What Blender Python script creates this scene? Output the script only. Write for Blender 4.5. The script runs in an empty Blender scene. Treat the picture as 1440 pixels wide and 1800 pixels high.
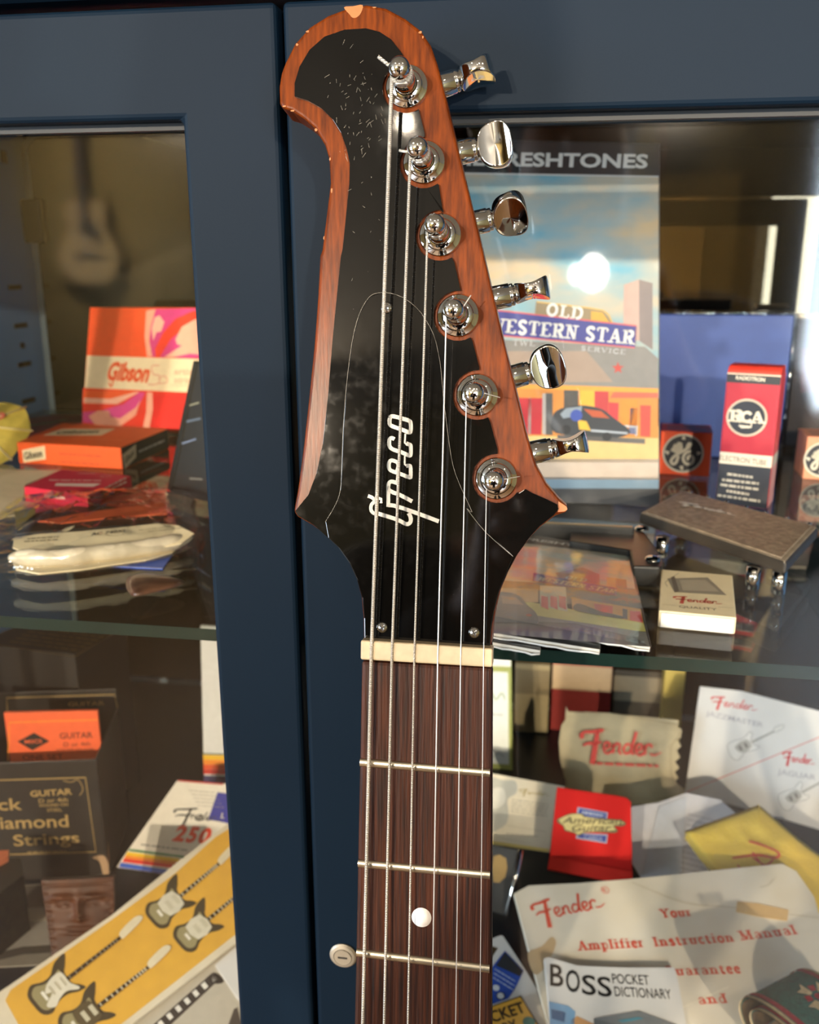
import bpy, bmesh, math, random
from mathutils import Vector, Matrix
from mathutils import noise as mnoise
random.seed(7)
SC = bpy.context.scene
COL = SC.collection

# ------------------------------------------------------------------ camera, exposure
F = 1600.0                                    # focal length in pixels of the 1440x1800 frame
RX = Vector((0.98799981, 0.04055048, -0.14903702))
RY = Vector((0.15445058, -0.26675545, 0.95130781))
RZ = Vector((-0.00118045, -0.96291079, -0.26981738))
CAM = Vector((0.0, 0.0, 1.5))
cd = bpy.data.cameras.new('camera')
cam = bpy.data.objects.new('camera', cd); COL.objects.link(cam)
cam.matrix_world = Matrix(((RX[0], -RX[1], -RX[2], CAM[0]), (RY[0], -RY[1], -RY[2], CAM[1]),
                           (RZ[0], -RZ[1], -RZ[2], CAM[2]), (0, 0, 0, 1)))
cd.sensor_fit = 'HORIZONTAL'; cd.sensor_width = 36.0; cd.lens = F / 1440 * 36.0
cd.clip_start = 0.01; cd.clip_end = 50
cd.dof.use_dof = True; cd.dof.focus_distance = 0.305; cd.dof.aperture_fstop = 21.0
SC.camera = cam
SC.view_settings.view_transform = 'Standard'; SC.view_settings.look = 'None'
SC.view_settings.gamma = 1.0; SC.view_settings.use_curve_mapping = False
SC.view_settings.exposure = 0.08
SC.cycles.use_denoising = True
SC.cycles.max_bounces = 12; SC.cycles.transparent_max_bounces = 24
SC.cycles.caustics_reflective = False; SC.cycles.caustics_refractive = False
SC.cycles.sample_clamp_indirect = 4.0
W = bpy.data.worlds.new('world'); SC.world = W; W.use_nodes = True
W.node_tree.nodes['Background'].inputs[0].default_value = (0.55, 0.7, 1.0, 1)
W.node_tree.nodes['Background'].inputs[1].default_value = 1.0

def light_area(name, loc, target, sx, sy, power, col, shape='RECTANGLE', spread=180):
    l = bpy.data.lights.new(name, 'AREA'); l.shape = shape; l.size = sx
    if shape in ('RECTANGLE', 'ELLIPSE'): l.size_y = sy
    l.energy = power; l.color = col; l.spread = math.radians(spread)
    o = bpy.data.objects.new(name, l); COL.objects.link(o)
    o.location = loc
    o.rotation_euler = (Vector(target) - Vector(loc)).to_track_quat('-Z', 'Y').to_euler()
    return o
WARM = (1.0, 0.84, 0.64); COOL = (0.72, 0.86, 1.0)
light_area('window_light_back', (2.36, -4.88, 1.45), (2.0, 0, 1.35), 1.9, 1.7, 190, COOL)
light_area('window_light_side', (-4.38, -2.6, 1.5), (0, -.6, 1.4), 1.9, 1.7, 330, COOL)
# ceiling spots: x, y, watts, the point each is aimed at
LAMPS = [(0.082, -1.15, 3.6, None, .06), (-0.39, -1.55, 1.6, None, .06, .022), (0.75, -0.75, 3.2, None, .06), (-0.85, -0.8, 3.6, None, .06),
         (1.75, -4.3, 56, (.1, .65, 1.25), .30), (-1.5, -4.3, 64, (-.25, .75, 1.3), .30), (-1.95, -4.3, 48, (.0, .7, 1.2), .30), (.55, -4.3, 46, (.0, .75, 1.3), .30),  # unseen spots, added to brighten the inside of the cabinet
         (-2.75, -3.9, 55, (-2.9, -4.95, 1.5), .12), (.5, -4.0, 16, (.6, -4.95, 1.4), .12)]  # also added: they brighten the acoustic guitar and the tan door
LAMP_Z = 2.66
def lamp_axis(l): return (Vector(l[3]) - Vector((l[0], l[1], LAMP_Z - l[4]))).normalized() if l[3] else Vector((0, 0, -1))
for l in LAMPS:
    ax = lamp_axis(l); p = Vector((l[0], l[1], LAMP_Z - l[4])) + ax*.006
    light_area('spot_lamp_light', p, p + ax, l[5] if len(l) > 5 else .085, .085, l[2], WARM, 'DISK', 150 if l[3] is None else 110)
# the lit torch of the phone that takes the picture
light_area('phone_torch_light', (.0268, -.001, 1.4884), (.0268, 1, 1.4884), .019, .025, .09, (1, .93, .8), 'ELLIPSE')

# ------------------------------------------------------------------ pixel rays and planes
def ray(px, py):
    a, b = (px - 720.0) / F, (py - 900.0) / F
    return Vector((RX[0]*a + RX[1]*b + RX[2], RY[0]*a + RY[1]*b + RY[2], RZ[0]*a + RZ[1]*b + RZ[2]))
def proj(p):
    d = Vector(p) - CAM
    c = Vector((RX[0]*d.x + RY[0]*d.y + RZ[0]*d.z, RX[1]*d.x + RY[1]*d.y + RZ[1]*d.z, RX[2]*d.x + RY[2]*d.y + RZ[2]*d.z))
    return Vector((720 + F*c.x/c.z, 900 + F*c.y/c.z)), c.z
def on_z(p, z):
    r = ray(*p); return CAM + r * ((z - CAM.z) / r.z)
def on_y(p, y):
    r = ray(*p); return CAM + r * ((y - CAM.y) / r.y)
class Pl:
    def __init__(s, O, U, V):
        s.O = Vector(O); s.U = Vector(U).normalized(); s.N = s.U.cross(Vector(V)).normalized(); s.V = s.N.cross(s.U)
    def loc(s, p, w=0.0):
        if len(p) == 3: return Vector(p)
        r = ray(*p); t = (w - s.N.dot(CAM - s.O)) / s.N.dot(r)
        q = CAM + r*t - s.O
        return Vector((q.dot(s.U), q.dot(s.V), w))
    def wd(s, l): return s.O + s.U*l[0] + s.V*l[1] + s.N*l[2]
    def at(s, p, w=0.0): return s.wd(s.loc(p, w))
    def mat(s):
        return Matrix(((s.U.x, s.V.x, s.N.x, s.O.x), (s.U.y, s.V.y, s.N.y, s.O.y), (s.U.z, s.V.z, s.N.z, s.O.z), (0, 0, 0, 1)))
    def right(s, u): return Pl(s.O + s.U*u, -s.N, s.V)
    def left(s, u): return Pl(s.O + s.U*u, s.N, s.V)
    def top(s, v): return Pl(s.O + s.V*v, s.U, -s.N)
    def lift(s, w): return Pl(s.O + s.N*w, s.U, s.V)
    def px2m(s, l): return proj(s.wd(l))[1] / F
def flat(z, ang=0): 
    c, t = math.cos(ang), math.sin(ang)
    return Pl((0, 0, z), (c, t, 0), (-t, c, 0))
def facing(y): return Pl((0, y, 0), (1, 0, 0), (0, 0, 1))
def stand(pA, pB, z, tilt):
    A, B = on_z(pA, z), on_z(pB, z); U = (B - A).normalized()
    back = Vector((0, 0, 1)).cross(U); t = math.radians(tilt)
    return Pl(A, U, back*math.cos(t) + Vector((0, 0, 1))*math.sin(t))
def crop(x0, y0, k): return lambda *a: [(x0 + a[i]/k, y0 + a[i+1]/k) for i in range(0, len(a), 2)]
cA = crop(780, 160, 2.1818); cB = crop(840, 560, 2.4); cC = crop(840, 840, 2.4); cD = crop(860, 1180, 2.4828)
cE = crop(840, 1480, 2.4); cF = crop(0, 480, 3.6); cG = crop(0, 840, 3.4286); cH = crop(0, 1200, 3.4286)
cI = crop(0, 1450, 3.2727); c1 = crop(480, 0, 3.4286); c2 = crop(500, 450, 2.6667); c3 = crop(560, 850, 3.6)
c4 = crop(560, 1300, 3.6); cK = crop(630, 710, 8.181); cP = crop(800, 440, 3.892); cQ = crop(860, 880, 4.645)
cR = crop(1240, 620, 6.43); cS = crop(1280, 1650, 9.0); cT = crop(860, 1600, 7.2); cU = crop(970, 1240, 5.625)
cV = crop(0, 860, 3.892); cX = crop(1150, 740, 12.0); cW = crop(860, 1140, 3.789)

# ------------------------------------------------------------------ materials
def lin(h):
    h = h.lstrip('#'); o = []
    for i in (0, 2, 4):
        c = int(h[i:i+2], 16)/255; o.append(c/12.92 if c <= .04045 else ((c+.055)/1.055)**2.4)
    return tuple(o) + (1,)
def brighter(h, k=1.35): return '%02X%02X%02X' % tuple(min(235, int(int(h[i:i+2], 16)*k)) for i in (0, 2, 4))
MATS = {}
def nodes(name):
    m = bpy.data.materials.new(name); m.use_nodes = True
    nt = m.node_tree; return m, nt, nt.nodes['Principled BSDF']
def M(name, hexa, rough=.6, metal=0.0, var=.12, scale=60, bump=0.0, coat=0.0, spec=.5, stretch=(1, 1, 1), hex2=None, bscale=None, croug=.04):
    if name in MATS: return MATS[name]
    m, nt, b = nodes(name)
    c = lin(hexa)
    tc = nt.nodes.new('ShaderNodeTexCoord'); mp = nt.nodes.new('ShaderNodeMapping'); mp.inputs['Scale'].default_value = stretch
    nz = nt.nodes.new('ShaderNodeTexNoise'); nz.inputs['Scale'].default_value = scale; nz.inputs['Detail'].default_value = 4
    cr = nt.nodes.new('ShaderNodeValToRGB')
    c2_ = lin(hex2) if hex2 else tuple(v*(1-var*2) for v in c[:3]) + (1,)
    cr.color_ramp.elements[0].position = .3; cr.color_ramp.elements[1].position = .7
    cr.color_ramp.elements[0].color = c2_; cr.color_ramp.elements[1].color = c
    L = nt.links.new
    L(tc.outputs['Object'], mp.inputs['Vector']); L(mp.outputs['Vector'], nz.inputs['Vector']); L(nz.outputs['Fac'], cr.inputs['Fac'])
    L(cr.outputs['Color'], b.inputs['Base Color'])
    b.inputs['Roughness'].default_value = rough; b.inputs['Metallic'].default_value = metal
    b.inputs['Specular IOR Level'].default_value = spec
    b.inputs['Coat Weight'].default_value = coat; b.inputs['Coat Roughness'].default_value = croug
    if bump:
        bp = nt.nodes.new('ShaderNodeBump'); bp.inputs['Strength'].default_value = bump; bp.inputs['Distance'].default_value = .001
        n2 = nt.nodes.new('ShaderNodeTexNoise'); n2.inputs['Scale'].default_value = bscale or scale*2; n2.inputs['Detail'].default_value = 3
        L(mp.outputs['Vector'], n2.inputs['Vector']); L(n2.outputs['Fac'], bp.inputs['Height']); L(bp.outputs['Normal'], b.inputs['Normal'])
    MATS[name] = m; return m
def ink(hexa, rough=.6, coat=0.0): return M('ink_' + hexa, hexa, rough, var=.03, scale=200, coat=coat)
def glass_mat(name, tint, f0, rough, power=5.0, extra=0.0, bump=0.0):
    if name in MATS: return MATS[name]
    m = bpy.data.materials.new(name); m.use_nodes = True; nt = m.node_tree; nt.nodes.clear(); L = nt.links.new
    out = nt.nodes.new('ShaderNodeOutputMaterial'); mix = nt.nodes.new('ShaderNodeMixShader')
    tr = nt.nodes.new('ShaderNodeBsdfTransparent'); gl = nt.nodes.new('ShaderNodeBsdfGlossy')
    tr.inputs[0].default_value = tint; gl.inputs['Roughness'].default_value = rough; gl.inputs[0].default_value = (1, 1, 1, 1)
    ge = nt.nodes.new('ShaderNodeNewGeometry'); dot = nt.nodes.new('ShaderNodeVectorMath'); dot.operation = 'DOT_PRODUCT'
    ab = nt.nodes.new('ShaderNodeMath'); ab.operation = 'ABSOLUTE'
    om = nt.nodes.new('ShaderNodeMath'); om.operation = 'SUBTRACT'; om.inputs[0].default_value = 1; om.use_clamp = True
    pw = nt.nodes.new('ShaderNodeMath'); pw.operation = 'POWER'; pw.inputs[1].default_value = power
    ma = nt.nodes.new('ShaderNodeMath'); ma.operation = 'MULTIPLY_ADD'; ma.inputs[1].default_value = 1 - f0; ma.inputs[2].default_value = f0; ma.use_clamp = True
    L(ge.outputs['Incoming'], dot.inputs[0])
    if bump:
        bp = nt.nodes.new('ShaderNodeBump'); bp.inputs['Strength'].default_value = bump; bp.inputs['Distance'].default_value = .004
        nz = nt.nodes.new('ShaderNodeTexNoise'); nz.inputs['Scale'].default_value = 55; nz.inputs['Detail'].default_value = 3
        tc = nt.nodes.new('ShaderNodeTexCoord'); L(tc.outputs['Object'], nz.inputs['Vector'])
        L(nz.outputs['Fac'], bp.inputs['Height']); L(bp.outputs['Normal'], gl.inputs['Normal']); L(bp.outputs['Normal'], dot.inputs[1])
    else: L(ge.outputs['Normal'], dot.inputs[1])
    L(dot.outputs['Value'], ab.inputs[0]); L(ab.outputs[0], om.inputs[1]); L(om.outputs[0], pw.inputs[0]); L(pw.outputs[0], ma.inputs[0])
    L(ma.outputs[0], mix.inputs[0]); L(tr.outputs[0], mix.inputs[1]); L(gl.outputs[0], mix.inputs[2]); L(mix.outputs[0], out.inputs[0])
    MATS[name] = m; return m

# ------------------------------------------------------------------ mesh collecting
def smooth_path(P, n=5, closed=False):
    P = [Vector(p) for p in P]
    if len(P) < 3: return P
    out = []; m = len(P); rng = m if closed else m - 1
    for i in range(rng):
        g = (lambda j: P[j % m]) if closed else (lambda j: P[max(0, min(m-1, j))])
        a, b, c, d = g(i-1), g(i), g(i+1), g(i+2)
        for k in range(n):
            t = k/n
            out.append(0.5*((2*b) + (c-a)*t + (2*a-5*b+4*c-d)*t*t + (3*b-a-3*c+d)*t**3))
    if not closed: out.append(P[-1])
    return out
TXT = {}
def text_mesh(s, bold):
    k = (s, bold)
    if k not in TXT:
        cu = bpy.data.curves.new('t', 'FONT'); cu.body = s; cu.offset = bold; cu.resolution_u = 3; cu.fill_mode = 'FRONT'
        o = bpy.data.objects.new('t', cu)
        me = bpy.data.meshes.new_from_object(o)
        TXT[k] = ([v.co.copy() for v in me.vertices], [list(p.vertices) for p in me.polygons])
        bpy.data.objects.remove(o); bpy.data.curves.remove(cu); bpy.data.meshes.remove(me)
    return TXT[k]
CAPH = None
class MB:
    def __init__(s): s.v = []; s.f = []; s.m = []; s.sm = []
    def add(s, vs, fs, mat, smooth=False):
        b = len(s.v); s.v += [Vector(p) for p in vs]
        for f in fs: s.f.append([b+i for i in f]); s.m.append(mat); s.sm.append(smooth)
    def poly(s, pl, pts, mat, w=0.0, sm=0):
        L = [pl.loc(p, w) for p in pts]
        if sm: L = smooth_path(L, sm, True)
        A = sum(L[i].x*L[(i+1) % len(L)].y - L[(i+1) % len(L)].x*L[i].y for i in range(len(L)))
        if A < 0: L.reverse()
        s.add([pl.wd((l.x, l.y, w)) for l in L], [list(range(len(L)))], mat)
    def disc(s, pl, c, r, mat, w=0.0, n=28, ry=None, px=True):
        c = pl.loc(c, w); k = pl.px2m(c) if px else 1
        s.add([pl.wd((c.x + r*k*math.cos(2*math.pi*i/n), c.y + (ry or r)*k*math.sin(2*math.pi*i/n), w)) for i in range(n)], [list(range(n))], mat)
    def ring(s, pl, c, r, wd, mat, w=0.0, n=32):
        c = pl.loc(c, w); k = pl.px2m(c)
        s.ribbon(pl, [Vector((c.x + r*k*math.cos(2*math.pi*i/n), c.y + r*k*math.sin(2*math.pi*i/n), w)) for i in range(n)], [wd*k]*n, mat, w, True)
    def slab(s, pl, pts, w0, w1, mat, side=None, back=None, sm=0, wt=None):
        L = [pl.loc(p, w1 if wt is None else wt) for p in pts]
        if sm: L = smooth_path(L, sm, True)
        A = sum(L[i].x*L[(i+1) % len(L)].y - L[(i+1) % len(L)].x*L[i].y for i in range(len(L)))
        if A < 0: L.reverse()
        n = len(L)
        vs = [pl.wd((l.x, l.y, w1)) for l in L] + [pl.wd((l.x, l.y, w0)) for l in L]
        b = len(s.v); s.v += vs
        s.f.append([b+i for i in range(n)]); s.m.append(mat); s.sm.append(False)
        s.f.append([b+n+i for i in reversed(range(n))]); s.m.append(back or side or mat); s.sm.append(False)
        for i in range(n):
            j = (i+1) % n
            s.f.append([b+n+i, b+n+j, b+j, b+i]); s.m.append(side or mat); s.sm.append(False)
        return L
    def box(s, pl, u0, u1, v0, v1, w0, w1, front, side=None, rightm=None, topm=None):
        c = [pl.wd((u, v, w)) for w in (w0, w1) for v in (v0, v1) for u in (u0, u1)]
        side = side or front
        b = len(s.v); s.v += c
        for f, m in (([4, 5, 7, 6], front), ([1, 0, 2, 3], side), ([0, 4, 6, 2], side), ([5, 1, 3, 7], rightm or side), ([6, 7, 3, 2], topm or side), ([0, 1, 5, 4], side)):
            s.f.append([b+i for i in f]); s.m.append(m); s.sm.append(False)
    def wbox(s, x0, x1, y0, y1, z0, z1, mat):
        s.box(Pl((0, 0, 0), (1, 0, 0), (0, 0, 1)), x0, x1, z0, z1, -y1, -y0, mat)
    def ribbon(s, pl, L, wds, mat, w=0.0, closed=False):
        n = len(L); vs = []
        for i in range(n):
            a = L[i-1] if (i > 0 or closed) else L[i]; b = L[(i+1) % n] if (i < n-1 or closed) else L[i]
            d = Vector((b[0]-a[0], b[1]-a[1], 0))
            if d.length < 1e-9: d = Vector((1, 0, 0))
            d.normalize(); p = Vector((-d.y, d.x, 0))*wds[i]/2
            vs += [pl.wd((L[i][0]+p.x, L[i][1]+p.y, w)), pl.wd((L[i][0]-p.x, L[i][1]-p.y, w))]
        fs = [[2*i, 2*i+1, (2*i+3) % (2*n), (2*i+2) % (2*n)] for i in range(n if closed else n-1)]
        s.add(vs, fs, mat)
    def stroke(s, pl, pts, wpx, mat, w=0.0, n=5, closed=False):
        L = [pl.loc(p, w) for p in pts]; k = pl.px2m(L[0])
        ws = [x*k for x in wpx] if isinstance(wpx, (list, tuple)) else [wpx*k]*len(L)
        if n > 1 and len(L) > 2:
            wl = smooth_path([Vector((x, 0, 0)) for x in ws], n, closed); L = smooth_path(L, n, closed); ws = [max(1e-5, x.x) for x in wl]
        s.ribbon(pl, L, ws, mat, w, closed)
    def frame(s, pl, p0, p1, hpx, w):
        a, b = pl.loc(p0, w), pl.loc(p1, w); d = (b - a); ln = d.length; d.normalize(); p = Vector((-d.y, d.x, 0))
        e = .002; h = hpx / max(1e-6, ((proj(pl.wd(a + p*e))[0] - proj(pl.wd(a))[0]).length)) * e
        return a, d, p, ln, h
    def text(s, pl, t, p0, p1, hpx, mat, w=0.0, bold=0.0, shear=0.0):
        global CAPH
        if CAPH is None: CAPH = max(v.y for v in text_mesh('H', 0.0)[0])
        a, d, p, ln, h = s.frame(pl, p0, p1, hpx, w)
        vs, fs = text_mesh(t, bold)
        X = [v.x + shear*v.y for v in vs]; x0, x1 = min(X), max(X)
        s.add([pl.wd(a + d*((x-x0)/(x1-x0)*ln) + p*(v.y/CAPH*h)) for x, v in zip(X, vs)], fs, mat)
    def strokes(s, pl, G, box, p0, p1, hpx, mat, w=0.0, wk=1.0, n=4):
        """G: list of (points, width) in a box (width, height) laid along p0-p1"""
        a, d, p, ln, h = s.frame(pl, p0, p1, hpx, w)
        kx, ky = ln/box[0], h/box[1]; kw = math.sqrt(kx*ky)*wk
        for pts, wd in G:
            L = [a + d*(q[0]*kx) + p*(q[1]*ky) for q in pts]
            ws = [x*kw for x in wd] if isinstance(wd, (list, tuple)) else [wd*kw]*len(L)
            if len(L) > 2 and n > 1:
                wl = smooth_path([Vector((x, 0, 0)) for x in ws], n); L = smooth_path(L, n); ws = [max(1e-5, x.x) for x in wl]
            s.ribbon(pl, L, ws, mat, w)
    def serif(s, pl, t, p0, p1, hpx, mat, w=0.0, st=.15, th=.075, gap=.16):
        G = []; x = 0
        for ch in t:
            if ch == ' ': x += .42; continue
            g, wd = GLY[ch]
            for kind, pts, sf in g:
                G.append(([(x+q[0], q[1]) for q in pts], st if kind == 'S' else th))
                for q, f in zip((pts[0], pts[-1]), sf):
                    if f == '1': G.append(([(x+q[0]-st*.95, q[1]+(th/2 if q[1] < .3 else -th/2)), (x+q[0]+st*.95, q[1]+(th/2 if q[1] < .3 else -th/2))], th))
            x += wd + gap
        s.strokes(pl, G, (x-gap, 1.0), p0, p1, hpx, mat, w)
    def tube(s, pts, r, mat, n=8, closed=False, caps=True):
        pts = [Vector(p) for p in pts]; m = len(pts); rs = r if isinstance(r, (list, tuple)) else [r]*m
        vs = []; t0 = None
        for i in range(m):
            a = pts[i-1] if (i > 0 or closed) else pts[i]; b = pts[(i+1) % m] if (i < m-1 or closed) else pts[i]
            t = (b-a).normalized()
            if t0 is None:
                x = t.orthogonal().normalized()
            else:
                x = (x - t*x.dot(t)).normalized()
            t0 = t; y = t.cross(x)
            vs += [pts[i] + (x*math.cos(2*math.pi*k/n) + y*math.sin(2*math.pi*k/n))*rs[i] for k in range(n)]
        fs = []
        for i in range(m if closed else m-1):
            j = (i+1) % m
            for k in range(n):
                k2 = (k+1) % n; fs.append([i*n+k, i*n+k2, j*n+k2, j*n+k])
        s.add(vs, fs, mat, True)
        if caps and not closed:
            b = len(s.v) - m*n
            s.f += [[b+k for k in reversed(range(n))], [b+(m-1)*n+k for k in range(n)]]; s.m += [mat, mat]; s.sm += [False, False]
    def lathe(s, O, ax, prof, mat, n=28, smooth=True):
        O = Vector(O); ax = Vector(ax).normalized(); x = ax.orthogonal().normalized(); y = ax.cross(x)
        vs = []; fs = []
        for r, h in prof:
            vs += [O + ax*h + (x*math.cos(2*math.pi*k/n) + y*math.sin(2*math.pi*k/n))*max(r, 1e-6) for k in range(n)]
        for i in range(len(prof)-1):
            for k in range(n):
                k2 = (k+1) % n; fs.append([i*n+k, i*n+k2, (i+1)*n+k2, (i+1)*n+k])
        s.add(vs, fs, mat, smooth)
    def surf(s, fn, nu, nv, mat, smooth=True, cu=False, cv=False):
        vs = [fn(i/(nu if cu else nu-1), j/(nv if cv else nv-1)) for j in range(nv) for i in range(nu)]
        fs = []
        for j in range(nv if cv else nv-1):
            for i in range(nu if cu else nu-1):
                a, b = i, (i+1) % nu; c, d = j, (j+1) % nv
                fs.append([c*nu+a, c*nu+b, d*nu+b, d*nu+a])
        s.add(vs, fs, mat, smooth)
    def mesh(s, name, inv, bevel=0.0, seg=2):
        me = bpy.data.meshes.new(name)
        me.from_pydata([inv @ v for v in s.v], [], s.f)
        ms = []
        for m in s.m:
            if m not in ms: ms.append(m)
        for m in ms: me.materials.append(m)
        me.polygons.foreach_set('material_index', [ms.index(m) for m in s.m])
        me.polygons.foreach_set('use_smooth', s.sm)
        me.update(); me.validate()
        return me
class Thing:
    def __init__(s, name, label=None, cat=None, group=None, pl=None, at=None, kind=None, single=False):
        s.name = name; s.label = label; s.cat = cat; s.group = group; s.kind = kind; s.single = single
        s.pl = pl; s.M = pl.mat() if pl else Matrix.Translation(at or (0, 0, 0)); s.parts = []
    def part(s, name, bevel=0.0, parent=None, label=None, seg=2, stuff=False):
        mb = MB(); s.parts.append((name, mb, bevel, parent, label, seg, stuff)); return mb
    def build(s):
        inv = s.M.inverted(); made = {}
        if s.single:
            name, mb, bev, par, lab, seg, stuff = s.parts[0]
            root = bpy.data.objects.new(s.name, mb.mesh(s.name, inv)); made[id(mb)] = root; rest = s.parts[1:]
            if bev: s.bev(root, bev, seg)
        else:
            root = bpy.data.objects.new(s.name, None); root.empty_display_size = .02; rest = s.parts
        COL.objects.link(root); root.matrix_world = s.M
        if s.label: root['label'] = s.label
        if s.cat: root['category'] = s.cat
        if s.group: root['group'] = s.group
        if s.kind: root['kind'] = s.kind
        for name, mb, bev, par, lab, seg, stuff in rest:
            if not mb.v: continue
            o = bpy.data.objects.new(name, mb.mesh(name, inv)); COL.objects.link(o); made[id(mb)] = o
            if par is not None: o.parent = made[id(par)]
            else: o.parent = root
            if bev: s.bev(o, bev, seg)
            if lab: o['label'] = lab
            if stuff: o['kind'] = 'stuff'
        s.root = root
        return root
    def bev(s, o, b, seg):
        m = o.modifiers.new('edge', 'BEVEL'); m.width = b; m.segments = seg; m.limit_method = 'ANGLE'; m.angle_limit = math.radians(35); m.harden_normals = False
def structure(name, fn, bevel=0):
    t = Thing(name, kind='structure', single=True); fn(t.part(name, bevel)); return t.build()

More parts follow.
